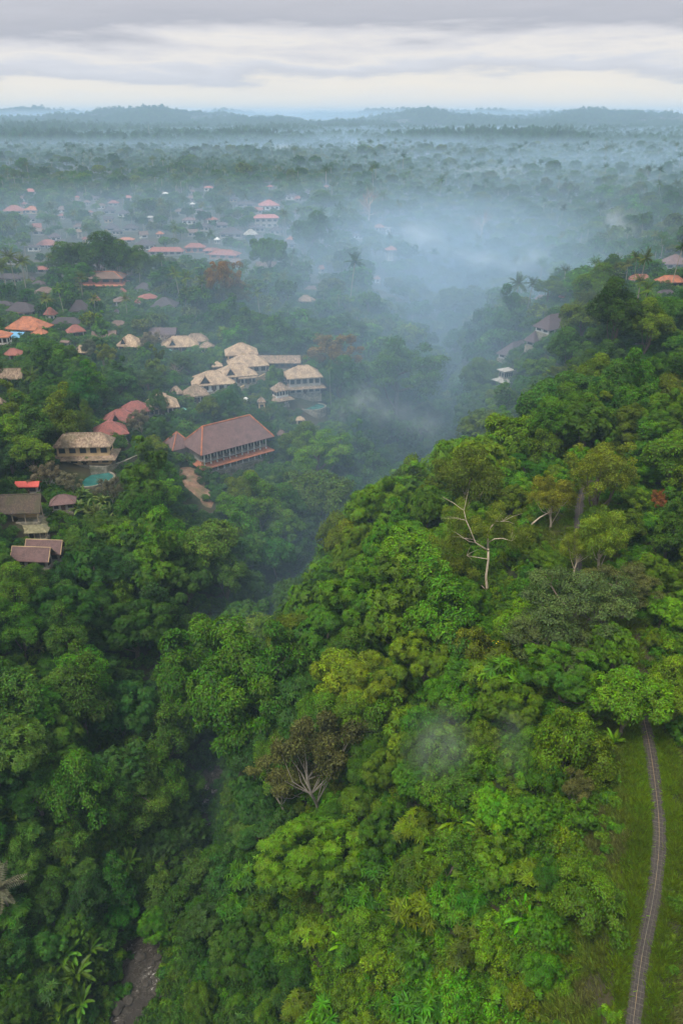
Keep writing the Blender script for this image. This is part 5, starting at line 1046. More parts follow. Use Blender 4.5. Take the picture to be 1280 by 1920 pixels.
# -- everything between them: a jittered lattice of trees over the land in sight (and a margin either side)
KEEP = []            # (px0, py0, px1, py1, depth): things that trees nearer than depth must not cover
for a in KEEPLIST: KEEP.append(a)
def zone(px, py, dep, z):
    """which tree, which tint, how large grows here"""
    u = rng.random(); w = vnoise(np.array([px*1.0]), np.array([py*1.6]), 130, 21)[0]
    right = px > 560+.0*py and (py > 800) and z > -34
    if dep < 330 and right:
        tint = ['mid', 'yel', 'mid', 'bright', 'mid', 'olive', 'mid', 'yel', 'mid', 'bright'][int((u*.55+w*.5)*9.99) % 10]
        tint = tint if tint != 'deep' or rng.random() < .5 else 'mid'
        if dep < 120: kind = ['star0', 'star1', 'star2', 'scrub0', 'scrub1', 'star1', 'scrub0', 'vine', 'tall1', 'dome2', 'star0', 'dome1'][int(rng.random()*12)]
        else: kind = ['dome0', 'dome1', 'dome2', 'dome3', 'tall0', 'tall1', 'vine', 'vine', 'dome1', 'layer', 'grand', 'star0'][int(rng.random()*12)]
    elif py > 1100:
        tint = ['deep', 'deep', 'blue', 'mid', 'deep', 'sage', 'blue', 'mid'][int((u*.6+w*.5)*7.99) % 8]
        kind = ['dome0', 'dome1', 'dome2', 'dome2', 'tall0', 'vine', 'layer', 'dome3', 'star0', 'scrub0', 'star1'][int(rng.random()*11)]
    elif py > 620:
        tint = ['mid', 'sage', 'deep', 'blue', 'sage', 'mid', 'olive', 'deep'][int((u*.6+w*.5)*7.99) % 8]
        kind = ['dome0', 'dome1', 'dome2', 'vine', 'tall0', 'layer', 'tall1', 'dome0', 'dome2'][int(rng.random()*9)]
    else:
        tint = ['deep', 'sage', 'olive', 'deep', 'blue', 'grey', 'deep', 'mid'][int(u*7.99)]
        kind = ['dome0', 'dome2', 'tall0', 'dome1', 'layer', 'palm0', 'dome2', 'clump', 'palm1', 'dome0'][int(rng.random()*10)]
    return kind, tint
def covered(px, py, rp, dep, base_py):
    for x0, y0, x1, y1, d in KEEP:
        if dep < d+2 and px+rp*.85 > x0 and px-rp*.85 < x1 and py-rp*.9 < y1 and base_py > y0 and py < y1+rp: return True
    return False
CAND = []
def lattice():
    y = 18.0
    while y < 1150:
        st = 4.6 if y < 110 else 6.5 if y < 200 else (7.2 if y < 420 else 9.5)
        half = .5*y*1.05+45
        xs = np.arange(-half, half, st)+rng.uniform(-.5, .5)*st
        for x in xs:
            xx = x+rng.uniform(-.42, .42)*st; yy = y+rng.uniform(-.42, .42)*st
            CAND.append((xx, yy))
        y += st*.92
lattice()
CAND = np.array(CAND); _cz = hq(CAND[:, 0], CAND[:, 1]); _cpd = path_dist(CAND[:, 0], CAND[:, 1])[0]; _crd = riv_dist(CAND[:, 0], CAND[:, 1])[0]
_hx = np.array([(p['x'], p['y'], PROTO[p['proto']]['R']*p['s']) for p in PLACED if p['cat'] == 'tree'])
STUFF = []; _bx = np.array([(b[1], b[2], b[4]) for b in BUILT])
_hgt = vnoise(CAND[:, 0], CAND[:, 1], 34, 31)
for (x, y), z, pd, rd, hv in zip(CAND, _cz, _cpd, _crd, _hgt):
    px, py, dep = proj((x, y, z+6)); px = float(px); py = float(py); dep = float(dep)
    kind, tint = zone(px, py, dep, z); P = PROTO[kind]
    s = rng.uniform(.62, 1.05)*(.8+.5*hv)
    if dep > 430: s *= .95
    if y > 230 and rng.random() < .13: s *= 1.55
    if kind[:4] in ('star', 'scru'): s = rng.uniform(.75, 1.35)
    elif y < 100: s *= .75
    elif y < 210 and kind != 'grand': s *= 1.15
    elif kind == 'grand': s = rng.uniform(.5, .85)
    if y > 330 and z > -12 and px < 520 and rng.random() < .30: continue        # village gardens are looser
    if (py > 1350 and px > 1100 and -6 < z) or pd < 12:
        lim = 3.2 if (py < 1375) else 6.6
        if pd < lim: continue
        s *= .55
    elif pd < 16: s *= .75
    if rd < 4.6 and py > 1770: continue
    if rd < 9 and py > 1770: s *= .55
    if np.any(np.hypot(_bx[:, 0]-x, _bx[:, 1]-y) < _bx[:, 2]*.5+P['R']*s*.45): continue
    if len(_hx) and np.any(np.hypot(_hx[:, 0]-x, _hx[:, 1]-y) < _hx[:, 2]*.75): continue
    rp = P['R']*s/dep*FPX; cpx, cpy, _ = proj((x, y, z+P['hc']*s)); bpx_, bpy_, _ = proj((x, y, z))
    if covered(float(cpx), float(cpy), rp, dep, float(bpy_)): continue
    STUFF.append(dict(proto=kind, x=x, y=y, z=z, s=s, sz=rng.uniform(.85, 1.15), tint=tint, rot=rng.random()*6.28, px=float(cpx), py=float(cpy), wpx=2*rp, label=None, name=None, cat='palm' if 'palm' in kind else 'tree', dep=dep, hero=False))
# which of them the picture shows most of: paint every crown as a disc, nearest last, and count
def visible(items, W=640, H=960):
    buf = np.full((H, W), -1, np.int32); yy, xx = np.mgrid[0:H, 0:W]
    for i in np.argsort([-q['dep'] for q in items]):
        q = items[i]; r = q['wpx']/4*.9; cx = q['px']/2; cy_ = q['py']/2
        if cx+r < 0 or cx-r > W or cy_+r < 0 or cy_-r > H: continue
        x0, x1, y0, y1 = max(0, int(cx-r)), min(W, int(cx+r)+1), max(0, int(cy_-r)), min(H, int(cy_+r*1.4)+1)
        if x1 <= x0 or y1 <= y0: continue
        s_ = (slice(y0, y1), slice(x0, x1)); m = (xx[s_]-cx)**2+np.where(yy[s_] > cy_, (yy[s_]-cy_)*.7, yy[s_]-cy_)**2 < r*r; buf[s_][m] = i
    return np.bincount(buf[buf >= 0].ravel(), minlength=len(items))
_all = PLACED+STUFF; _vis = visible(_all)
for q, v in zip(_all, _vis): q['vis'] = int(v)
for kindname, limit in (('tree', 292), ('palm', 90)):
    n0 = sum(q['cat'] == kindname for q in PLACED)
    c = sorted([q for q in STUFF if q['cat'] == kindname and q['vis'] > 30], key=lambda q: -q['vis'])[:max(0, limit-n0)]
    ids = set(map(id, c)); PLACED += c; STUFF = [q for q in STUFF if id(q) not in ids]
print('placed', len(PLACED), 'rest', len(STUFF), 'least shown', min(q['vis'] for q in PLACED if not q['hero']))
# ------------------------------------------------------------------ labels: what each tree looks like and where it stands
MARKS = [(1210, 1700, 'grid-paved walkway'), (1225, 1420, 'mouth of the walkway tunnel'), (1083, 1068, 'upper walkway'), (1062, 1395, 'creeper-smothered foliage tower'), (440, 1290, 'huge domed gorge tree'), (600, 1430, 'brown thin-crowned tree'),
         (910, 1030, 'bare white forked trunk'), (1125, 893, 'mustard-green clumped tree'), (1250, 925, 'rusty-blossomed tree'), (920, 1212, 'yellow-flowered shrub'), (905, 843, 'tip of the ridge spur'), (1090, 1115, 'broad grey-green layered tree'),
         (590, 1600, 'large-leaved domed tree'), (1105, 1690, 'round yellow-green tree'), (265, 1830, 'brown stream'), (400, 1500, 'narrow rapids'), (120, 1840, 'banana grove by the stream'), (10, 1660, 'dying grey palm'), (215, 1460, 'yellowing crown'),
         (60, 1035, 'two dark gabled huts'), (36, 940, 'dark thatched hall'), (118, 937, 'purple-roofed hut'), (190, 955, 'banana grove below the pool'), (165, 898, 'turquoise pool'), (385, 930, 'landslide scar'), (415, 835, 'long tiled hall'), (600, 835, 'flat-layered bright tree'),
         (160, 827, 'beige thatched villa'), (230, 780, 'red-roofed villas'), (303, 752, 'striped thatched villa'), (398, 708, 'wide golden villa'), (462, 676, 'golden roof cluster'), (568, 699, 'valley-edge villa'), (336, 641, 'highest long villa'), (625, 665, 'half-dry brown tree'),
         (745, 668, 'hazy flat-topped tree'), (91, 732, 'orange parasol'), (54, 607, 'large orange roof'), (193, 517, 'two-tier temple hall'), (418, 528, 'brown-leaved village tree'), (309, 567, 'dark pyramid roof'), (190, 610, 'vivid green garden tree'), (586, 436, 'round dark village tree'),
         (504, 385, 'pink pyramid roof'), (692, 372, 'leafless reddish tree'), (733, 468, 'tall columned pavilion'), (574, 555, 'slope bungalows'), (366, 465, 'rust-red market row'), (90, 455, 'domed rust roof'), (180, 485, 'dark tree clump'), (1152, 590, 'large dark domed hill tree'),
         (1228, 522, 'orange-roofed hill villas'), (1200, 470, 'skyline palms'), (1062, 500, 'light green rim trees'), (1040, 603, 'violet balcony roof'), (955, 680, 'pale unfinished terraces'), (1200, 665, 'bright grass patch'), (690, 1135, 'round gorge-bend tree'), (745, 905, 'dark spur-foot tree'),
         (540, 1190, 'notch of the gorge'), (905, 410, 'leafless pinkish tree'), (850, 780, 'misty ravine bed'), (283, 270, 'radio mast'), (1120, 420, 'mist wisp in the ravine')]
ORD = ['nearest', 'second nearest', 'third nearest', 'fourth nearest', 'fifth nearest', 'sixth nearest', 'seventh nearest', 'eighth nearest', 'ninth nearest', 'tenth nearest', 'eleventh nearest', 'twelfth nearest', 'thirteenth nearest', 'fourteenth nearest', 'fifteenth nearest', 'sixteenth nearest']
def relation(dx, dy):
    a = math.degrees(math.atan2(-dy, dx)) % 360
    return ['right of', 'above right of', 'above', 'above left of', 'left of', 'below left of', 'below', 'below right of'][int((a+22.5)//45) % 8]
def auto_labels():
    groups = {}
    for q in PLACED:
        if q['label']: continue
        mk = min(MARKS, key=lambda m: math.hypot(m[0]-q['px'], m[1]-q['py'])); d = math.hypot(mk[0]-q['px'], mk[1]-q['py'])
        rel = relation(q['px']-mk[0], q['py']-mk[1]); kind = {'palm': 'palm', 'banana plant': 'banana plant', 'shrub': 'shrub', 'bush': 'bush'}.get(q['cat'], 'tree')
        q['_k'] = (WORD[q['tint']], FORM[q['proto']], kind, rel, mk[2]); groups.setdefault(q['_k'], []).append((d, id(q), q))
    for k, v in groups.items():
        v.sort(); 
        for i, (d, _, q) in enumerate(v):
            lead = '' if len(v) == 1 else ORD[min(i, 15)]+' '
            q['label'] = ('%s%s %s %s %s the %s' % (lead, k[0], k[1], k[2], k[3], k[4])).replace('brown dry-leaved', 'dry brown')
auto_labels()
_g = {}
for r_, px, py, cw in SMALL:
    mk = min(MARKS, key=lambda m: math.hypot(m[0]-px, m[1]-py)); _g.setdefault((cw, relation(px-mk[0], py-mk[1]), mk[2]), []).append((math.hypot(mk[0]-px, mk[1]-py), r_))
for k, v in _g.items():
    v.sort(key=lambda q: q[0])
    for i, (d, r_) in enumerate(v): r_['label'] = ('' if len(v) == 1 else ORD[i]+' ')+'small %s house %s the %s' % k
NAME = dict(layer='flat_topped_tree', feather='feathery_tree', sparse='thin_crowned_tree', bare='leafless_tree', vine='creeper_hung_tree', column='column_tree', palm0='coconut_palm', palm1='coconut_palm', palm2='palm', banana0='banana_plant', banana1='banana_plant', banana2='leafy_shrub', bush0='bush', bush1='bush', bush2='bush')
GROUP = {'tree': 'trees of the gorge and village', 'palm': 'palms of the village and hill', 'banana plant': 'banana plants', 'shrub': 'leafy shrubs on the ridge side', 'bush': 'bushes'}
_used = {}
for q in PLACED:
    P = PROTO[q['proto']]; key = q['label'].lower(); _used[key] = _used.get(key, 0)+1
    r_ = empty(q['name'] or ('banana_plant' if q['cat'] == 'banana plant' else NAME.get(q['proto'], 'broadleaf_tree')), (q['x'], q['y'], q['z']), q['rot']); s = q['s']; a_ = 1+rng.uniform(-.13, .13) if q['cat'] == 'tree' else 1; r_.scale = (s*a_, s/a_, s*q['sz']); tag(r_, q['label'], q['cat'], GROUP[q['cat']], 'thing')
    c = link('crown', P['crown'], r_); t_ = T[q['tint']]; j = 1+rng.normal(0, .14); c.color = (t_[0]*j*(1+rng.normal(0, .08)), t_[1]*j, t_[2]*j, 1)
    if P['trunk']: link('trunk', P['trunk'], r_)
# -- the bare white forked trunk and its wide feathery crown
def forked_tree():
    x, y, z, t = hit(912, 1118, 0.5); k = t/FPX
    def w(px, py, dy=0.0):           # a point of the tree read off the photograph, in metres from its foot
        return Vector(((px-912)*k, dy, (1118-py)*k/cS*.93+.3))
    root = empty('feathery_tree', (x, y, z)); tag(root, 'tall feathery tree on a bare white forked trunk', 'tree', GROUP['tree'], 'thing')
    m = MB(); m.tube([w(916, 1140), w(913, 1112), w(907, 1078), w(909, 1045, .2), w(906, 1020)], [.36, .28, .22, .19, .18], 9)
    m.tube([w(906, 1020), w(904, 998, .5), w(907, 982, .3), w(916, 968, .2), w(928, 966, -.2)], [.19, .16, .12, .09, .05], 7)
    m.tube([w(907, 1025), w(893, 1014, -.5), w(880, 1003, -1), w(869, 978, -1), w(861, 962, -.6), w(857, 947)], [.17, .13, .11, .09, .07, .04], 7)
    m.tube([w(906, 1008), w(915, 998, -.6), w(928, 995, -1), w(944, 998, -1.4)], [.14, .10, .07, .04], 6)
    m.tube([w(907, 1042), w(890, 1042, .6), w(870, 1040, .9)], [.09, .06, .03], 5); m.tube([w(912, 1112), w(905, 1100, -.3), w(899, 1093, -.5)], [.12, .08, .04], 5)
    m.tube([w(880, 1003, -1), w(868, 998, -1.6), w(858, 990, -2)], [.07, .05, .03], 5)
    for q in range(26):
        e0 = [w(857, 947), w(928, 966, -.2), w(944, 998, -1.4), w(858, 990, -2), w(870, 1040, .9), w(916, 968, .2), w(861, 962, -.6)][q % 7]; dd = Vector((rng.normal(0, 1), rng.normal(0, 1), rng.uniform(.0, 1.6))); m.tube([e0, e0+dd*.9+Vector((0, 0, .2)), e0+dd*1.9], [.035, .022, .01], 4, False)
    m.build('trunk', PALEBARK, root, True)
    rs2 = np.random.default_rng(77); lb = []
    for (px, py, r, n) in ((855, 960, 30, 6), (880, 985, 30, 4), (915, 960, 26, 4), (935, 985, 32, 6), (960, 1005, 26, 4), (850, 1020, 30, 4), (842, 1055, 28, 4), (872, 1060, 26, 3), (830, 1000, 22, 3), (968, 1030, 16, 2)):
        for _ in range(n): p = w(px+rs2.normal(0, 12), py+rs2.normal(0, 9), rs2.normal(.8, 1.4)); lb.append((p.x, p.y, p.z, r*k*rs2.uniform(.4, .7), rs2.random()))
    a = lobes_to_leaves(rs2, lb, 34000, .30, .085, up=.1, jit=.7, fill=.85, droop=.8, hang=.9)
    c = link('crown', leaf_mesh('crown', *a, [LEAF]), root); c.color = (*T['feath'], 1)
forked_tree()
x, y, z, t = hit(1003, 985, 3); k = t/FPX; r_ = empty('bare_limb', (x, y, z)); tag(r_, 'white arching bare limb sticking out under the small feathery tree', 'branch', kind='thing'); m = MB()
W_ = lambda px, py: Vector(((px-1003)*k, 0, (985-py)*k/cS+3))
m.tube([W_(990, 1000), W_(997, 984), W_(1010, 972), W_(1024, 964), W_(1030, 950)], [.16, .15, .12, .10, .05], 6); m.tube([W_(1024, 964), W_(1034, 963)], [.08, .04], 5); m.tube([Vector((W_(990, 1000).x, 0, -1.5)), W_(990, 1000)], [.18, .16], 6); m.build('limb', PALEBARK, r_, True)
# yellow-flowered shrub
x, y, z, t = hit(922, 1222, 2.0); r_ = empty('flowering_shrub', (x, y, z)); tag(r_, 'shrub covered in yellow-orange blossoms over a dark hollow', 'shrub', kind='thing')
rs2 = np.random.default_rng(5); lb = [(rs2.normal(0, 1.2), rs2.normal(0, .8), 2.2+rs2.normal(0, .5), .8, rs2.random()) for _ in range(8)]
c = link('crown', leaf_mesh('crown', *lobes_to_leaves(rs2, lb, 1600, .3, .14), [LEAF]), r_); c.color = (*T['mid'], 1)
lb = [(l[0], l[1]-.2, l[2]+.25, .75, l[4]) for l in lb]
c = link('blossoms', leaf_mesh('blossoms', *lobes_to_leaves(rs2, lb, 260, .26, .2, fill=0, up=.6), [LEAF]), r_); c.color = (.75, .42, .05, 1)
m = MB(); [m.tube([(0, 0, -1), (l[0]*.6, l[1]*.6, 1), l[:3]], [.08, .06, .03], 5) for l in lb]; m.build('stem', BARK, r_)
# ------------------------------------------------------------------ the masses nobody could count
KI = {k: i for i, k in enumerate(['dome0', 'dome1', 'dome2', 'dome3', 'tall0', 'tall1', 'vine', 'clump', 'layer', 'star0', 'star1', 'star2', 'scrub0', 'scrub1', 'grand'])}
near_protos = []
for kk in KI:
    P = PROTO[kk]; near_protos.append(P)
def mass():
    pts, idx, rot, scl, tint, protos = [], [], [], [], [], []
    # full-detail copies stay for those that stand near; the rest use coarser ones
    nearK = {}; 
    for kk in KI:
        ex = PROTO[kk]; o = bpy.data.objects.new('full_'+kk, ex['crown']); nearK[kk] = len(protos); protos.append(o)
    base = len(protos); protos += MID; fb = len(protos); protos += FAR
    mm = {'dome0': 0, 'dome1': 1, 'dome2': 0, 'dome3': 1, 'tall0': 2, 'tall1': 2, 'vine': 2, 'clump': 1, 'layer': 3, 'palm0': 4, 'palm1': 5, 'star0': 0, 'star1': 0, 'star2': 0, 'scrub0': 1, 'scrub1': 1, 'grand': 0}
    for q in STUFF:
        full = q['dep'] < 300 and q['proto'] in nearK
        pts.append((q['x'], q['y'], q['z'])); idx.append(nearK[q['proto']] if full else base+mm[q['proto']]); q['s'] *= (1.6 if q['proto'] == 'grand' and not full else 1); rot.append(q['rot']); a_ = 1+rng.uniform(-.15, .15); scl.append((q['s']*a_, q['s']/a_, q['s']*q['sz'])); j = 1+rng.normal(0, .13); tint.append(np.array(T[q['tint']])*j)
    # plain beyond the village
    y = 1150.0
    while y < 2300:
        st = 9+(y-1150)*.005; xs = np.arange(-.5*y*1.05-40, .5*y*1.05+40, st)
        for x in xs:
            xx, yy = x+rng.uniform(-.5, .5)*st, y+rng.uniform(-.5, .5)*st
            g = vnoise(np.array([xx]), np.array([yy]), 160, 41)[0]
            if g < .22 and rng.random() < .75: continue
            pts.append((xx, yy, 0)); k = int(rng.choice([0, 1, 2, 3, 4, 5], p=[.3, .22, .12, .08, .16, .12])); idx.append(base+k); rot.append(rng.random()*6.28); s = rng.uniform(.7, 1.3)*(1.7 if rng.random() < .05 else 1); scl.append((s, s, s*rng.uniform(.8, 1.15)))
            tint.append(np.array(T[['deep', 'sage', 'deep', 'blue', 'olive', 'deep'][int(rng.random()*6)]])*rng.uniform(.8, 1.15))
        y += st
    y = 2300.0
    while y < 7300:
        st = 40+(y-2300)*.004; xs = np.arange(-.5*y*1.02-60, .5*y*1.02+60, st)
        for x in xs:
            xx, yy = x+rng.uniform(-.4, .4)*st, y+rng.uniform(-.4, .4)*st; g = vnoise(np.array([xx]), np.array([yy]), 260, 42)[0]
            if g < .36 and rng.random() < .8: continue
            pts.append((xx, yy, 0)); idx.append(fb+int(rng.random()*3)); rot.append(rng.random()*6.28); s = rng.uniform(.9, 1.2)*st/44; scl.append((s, s, rng.uniform(.7, 1.3)*(.4+1.5*g)))
            tint.append(np.array(T['deep'])*rng.uniform(.8, 1.1))
            if rng.random() < .12:
                pts.append((xx+rng.uniform(-20, 20), yy, 0)); idx.append(base+int(rng.choice([0, 1, 2, 4]))); rot.append(rng.random()*6.28); s = rng.uniform(1.4, 3.0); scl.append((s, s, s)); tint.append(np.array(T['deep']))
        y += st*.8
    pts = np.array(pts); far = pts[:, 1] > 1140; pts[far, 2] = hbase(pts[far, 0], pts[far, 1]); pts[:, 2] -= .3
    scatter('far_woods', 'continuous woods filling the village, the ravine and the misty plain', 'woods', pts, idx, rot, scl, tint, protos); print('woods', len(pts))
mass()
def undergrowth():
    pts, idx, rot, scl, tint = [], [], [], [], []
    y = 22.0
    while y < 420:
        st = 1.5 if y < 120 else (2.0 if y < 220 else 3.2); half = .5*y*1.05+40; xs = np.arange(-half, half, st); n = len(xs)
        X = xs+rng.uniform(-.5, .5, n)*st; Y = np.full(n, y)+rng.uniform(-.5, .5, n)*st; Z = hq(X, Y); pd = path_dist(X, Y)[0]; rd = riv_dist(X, Y)[0]
        px, py, dep = proj(np.c_[X, Y, Z]); g = vnoise(X, Y, 14, 51); g2 = vnoise(X, Y, 30, 52)
        ok = ((rd > 2.9) | ((py < 1760) & (rd > 1.5))) & (pd > 1.9) & ~((pd < 3.6+2.8*g) & (rng.random(n) < .93))
        for x0, y0, x1, y1, d in SLIDE: ok &= ~((px > x0+8) & (px < x1-8) & (py > y0+6) & (py < y1-6) & (rng.random(n) < .85) & (px > 300+.0*py) & (np.abs((px-345)-(py-885)*.6) < 26))
        for (qx, qy, qr) in POOLS: ok &= (np.hypot(X-qx, Y-qy) > qr)
        ok &= ~((px > 1168) & (px < 1232) & (py > 655) & (py < 690))
        for (root, bx, by, bz, bw, bt) in BUILT: ok &= (np.hypot(X-bx, Y-by) > bw*.5)
        for i in np.nonzero(ok)[0]:
            sc_ = rng.uniform(.6, 1.25)*(1.6 if y > 220 else 1)
            if pd[i] < 8: sc_ *= .6
            pts.append((X[i], Y[i], Z[i]-.1)); idx.append(int(rng.random()*3)); rot.append(rng.random()*6.28); scl.append(sc_)
            right = px[i] > 560 and py[i] > 800
            t_ = (['mid', 'yel', 'bright', 'mid', 'olive', 'deep'] if right else ['deep', 'mid', 'blue', 'sage', 'deep', 'olive'])[int((rng.random()*.5+g2[i]*.5)*5.99)]
            tint.append(np.array(T[t_])*rng.uniform(.75, 1.2))
        y += st
    protos = []
    for k in ('bush0', 'bush1', 'bush2'): o = bpy.data.objects.new('kind_'+k, PROTO[k]['crown']); protos.append(o)
    scatter('undergrowth', 'tangled green undergrowth covering the slopes between the trees', 'undergrowth', pts, idx, rot, scl, tint, protos); print('undergrowth', len(pts))
undergrowth()
def grass():
    rs2 = np.random.default_rng(6); protos = []
    for k, (hgt, sp) in enumerate(((.55, .35), (.8, .5), (.35, .3))):
        n = 60; P = np.c_[rs2.normal(0, sp*.6, n), rs2.normal(0, sp*.6, n), np.full(n, -.05)]; D = unit(np.c_[P[:, :2]*1.1+rs2.normal(0, .35, (n, 2)), np.full(n, 1.0)]); Nn = unit(np.cross(D, rdir(rs2, n)))
        protos.append(bpy.data.objects.new('tuft_%d' % k, leaf_mesh('tuft', P, Nn, D, hgt*rs2.uniform(.6, 1.1, n), .05, np.c_[rs2.random(n), np.full(n, .5), rs2.random(n)], [LEAF])))
    pts, idx, rot, scl, tint = [], [], [], [], []
    for i in range(0, len(PATHD), 1):
        p = PATHD[i]; q = PATHD[min(i+1, len(PATHD)-1)]; t = (q-PATHD[i-1 if i else 0])[:2]; t = t/np.linalg.norm(t); s = np.array([t[1], -t[0]]); hw = PW[i]
        n = 150 if p[1] < 85 else 40
        u = np.concatenate([rng.uniform(hw-.10, hw+.9, n//3), rng.uniform(hw+.05, 9.5, n)])*np.where(rng.random(n//3+n) < .5, 1, -1); v = rng.uniform(-.6, .6, len(u))
        X = p[0]+s[0]*u+t[0]*v; Y = p[1]+s[1]*u+t[1]*v; Z = hq(X, Y); g = vnoise(X, Y, 5, 61); g2 = vnoise(X, Y, 2.2, 62)
        for k in range(len(u)):
            if abs(u[k]) < hw+.03 and (g[k] < .55 or abs(u[k]) < hw-.09): continue
            e = abs(u[k]); pts.append((X[k], Y[k], max(Z[k], p[2]-.1 if e < 2 else -99))); idx.append(int(rng.random()*3) if e > 1.6 else 2); rot.append(rng.random()*6.28); scl.append(rng.uniform(.6, 1.2)*(.75 if e < 1.5 else 1.15))
            c = np.array([.098, .150, .016])*(.75+.7*g[k]) if e < 2.6+g2[k] else (np.array([.13, .17, .030])*(.8+.4*g2[k]) if g[k] > .36 else np.array([.15, .165, .05])*(.7+.5*g2[k]))
            tint.append(c)
    x0, y0, z0, t0 = hit(1200, 668, 0)      # the bright grass patch on the hill
    for _ in range(2600):
        px, py = rng.uniform(1166, 1234), rng.uniform(654, 692); 
        if _ % 2: 
            a = hit(px, py, .1, 150); pts.append((a[0], a[1], a[2])); idx.append(1); rot.append(rng.random()*6.28); scl.append(2.0); tint.append(np.array([.06, .16, .015])*rng.uniform(.8, 1.2))
    scatter('grass', 'long green and straw-coloured grass along both sides of the walkway', 'grass', pts, idx, rot, scl, tint, protos); print('grass', len(pts))
grass()
# boulders along the stream
ROCK = surf('wet_rock', [(.3, (.025, .023, .02)), (.6, (.06, .053, .045)), (.8, (.13, .12, .105))], 1.5, 7, bump=.8)
def rock_mesh(seed):
    import bmesh
    bm = bmesh.new(); bmesh.ops.create_icosphere(bm, subdivisions=3, radius=1); r2 = np.random.default_rng(seed); o = r2.random(3)*9
    for v in bm.verts:
        c = v.co; k = .75+.45*float(vnoise(np.array([c.x*2+o[0]+c.z]), np.array([c.y*2+o[1]-c.z]), 1.0, seed))+.15*float(vnoise(np.array([c.x*6+o[0]]), np.array([c.y*6+c.z*5]), 1.0, seed)); v.co = c*k; v.co.z *= .65
    me = bpy.data.meshes.new('boulder'); bm.to_mesh(me); bm.free(); me.materials.append(ROCK); return me
_rk = [rock_mesh(i) for i in range(3)]
_rl = ['boulder breaking the water at the bottom edge', 'boulder in midstream below the rapids', 'low boulder against the bank under the leaning bushes', 'boulder at the upper end of the visible pool of the stream', 'small boulder beside the white water', 'boulder at the foot of the banana grove',
       'broad flat boulder in the stream', 'dark boulder on the inner bend', 'boulder splitting the narrow rapids', 'boulder beside the narrow rapids', 'half-sunk boulder near the bottom edge', 'pale boulder near the rapids foam']
for k, (px, py, s) in enumerate(((262, 1905, 1.0), (240, 1868, .8), (300, 1850, 1.1), (262, 1790, .9), (296, 1792, .6), (215, 1880, 1.3), (275, 1835, .7), (315, 1815, .9), (402, 1538, .8), (388, 1545, 1.0), (225, 1912, .6), (285, 1800, .5))):
    p = at(px, py, -51.5); d, zz = riv_dist(np.array([p[0]]), np.array([p[1]])); o = link('boulder', _rk[k % 3]); o.location = (p[0], p[1], float(zz[0])+.1); o.scale = (s, s*rng.uniform(.8, 1.2), s*.8); o.rotation_euler = (0, 0, rng.random()*6); tag(o, _rl[k], 'boulder', 'boulders in the stream', 'thing')
# ------------------------------------------------------------------ the air: even haze in one box, and banks and wisps of mist
def haze():
    m, nt = new_mat('haze_air'); out = N(nt, 'ShaderNodeOutputMaterial'); v = N(nt, 'ShaderNodeVolumePrincipled'); v.inputs['Color'].default_value = (.53, .755, 1.0, 1); v.inputs['Density'].default_value = HAZE; v.inputs['Anisotropy'].default_value = .1
    L(nt, v.outputs[0], out.inputs['Volume']); o = MB().box(-7900, 7900, -500, 7900, -75, 128).build('haze', m); tag(o, 'blue morning haze lying over the gorge and plain', 'haze', kind='stuff')
HAZE = .00018
haze()
def mist_mat(name, dens, scale, lo, hi, col=(.86, .90, .95), stretch=(1, 1, 1)):
    m, nt = new_mat(name); out = N(nt, 'ShaderNodeOutputMaterial'); v = N(nt, 'ShaderNodeVolumePrincipled'); v.inputs['Color'].default_value = (*col, 1); v.inputs['Anisotropy'].default_value = .2
    tc = N(nt, 'ShaderNodeTexCoord'); ln = N(nt, 'ShaderNodeVectorMath', operation='LENGTH'); L(nt, tc.outputs['Object'], ln.inputs[0])
    oi = N(nt, 'ShaderNodeObjectInfo'); ad = N(nt, 'ShaderNodeVectorMath', operation='ADD'); cx = N(nt, 'ShaderNodeCombineXYZ'); L(nt, mth(nt, 'MULTIPLY', oi.outputs['Random'], 50), cx.inputs[0]); L(nt, tc.outputs['Object'], ad.inputs[0]); L(nt, cx.outputs[0], ad.inputs[1])
    mp = N(nt, 'ShaderNodeMapping'); mp.inputs['Scale'].default_value = stretch; L(nt, ad.outputs[0], mp.inputs[0])
    n = N(nt, 'ShaderNodeTexNoise', i_Scale=scale, i_Detail=5.0, i_Roughness=.62, i_Distortion=.8); L(nt, mp.outputs[0], n.inputs['Vector'])
    f = mth(nt, 'SUBTRACT', 1, ln.outputs['Value'], clamp=True); f = mth(nt, 'MULTIPLY', f, f); 
    k = mth(nt, 'MULTIPLY', mth(nt, 'SUBTRACT', n.outputs[0], lo), 1/(hi-lo), clamp=True)
    oc = N(nt, 'ShaderNodeSeparateColor'); L(nt, oi.outputs['Color'], oc.inputs[0])
    d = mth(nt, 'MULTIPLY', mth(nt, 'MULTIPLY', mth(nt, 'MULTIPLY', f, k), dens), oc.outputs[0]); L(nt, d, v.inputs['Density']); L(nt, v.outputs[0], out.inputs['Volume']); return m
MISTF = mist_mat('mist_bank', .075, 2.2, .30, .62, stretch=(1, 1, .6)); MISTN = mist_mat('mist_wisp', .30, 2.0, .36, .72)
_ico = None
def mist(loc, size, mat, k, label, name='mist', rz=0.0):
    global _ico
    import bmesh
    if _ico is None:
        bm = bmesh.new(); bmesh.ops.create_icosphere(bm, subdivisions=3, radius=1.0); _ico = bpy.data.meshes.new('mist'); bm.to_mesh(_ico); bm.free()
    me = _ico.copy(); me.materials.append(mat); o = link(name, me); o.location = loc; o.scale = size; o.rotation_euler = (0, 0, rz); o.color = (k, k, k, 1); tag(o, label, 'mist', 'banks and wisps of mist', kind='stuff'); return o
def mist_at(px, py, Z, wpx, hgt, deep, k, label, mat=None, rz=0.0):
    p = at(px, py, Z); t = proj(p)[2]; return mist(p, (wpx/2*t/FPX, deep, hgt/2), mat or MISTF, k, label, rz=rz)
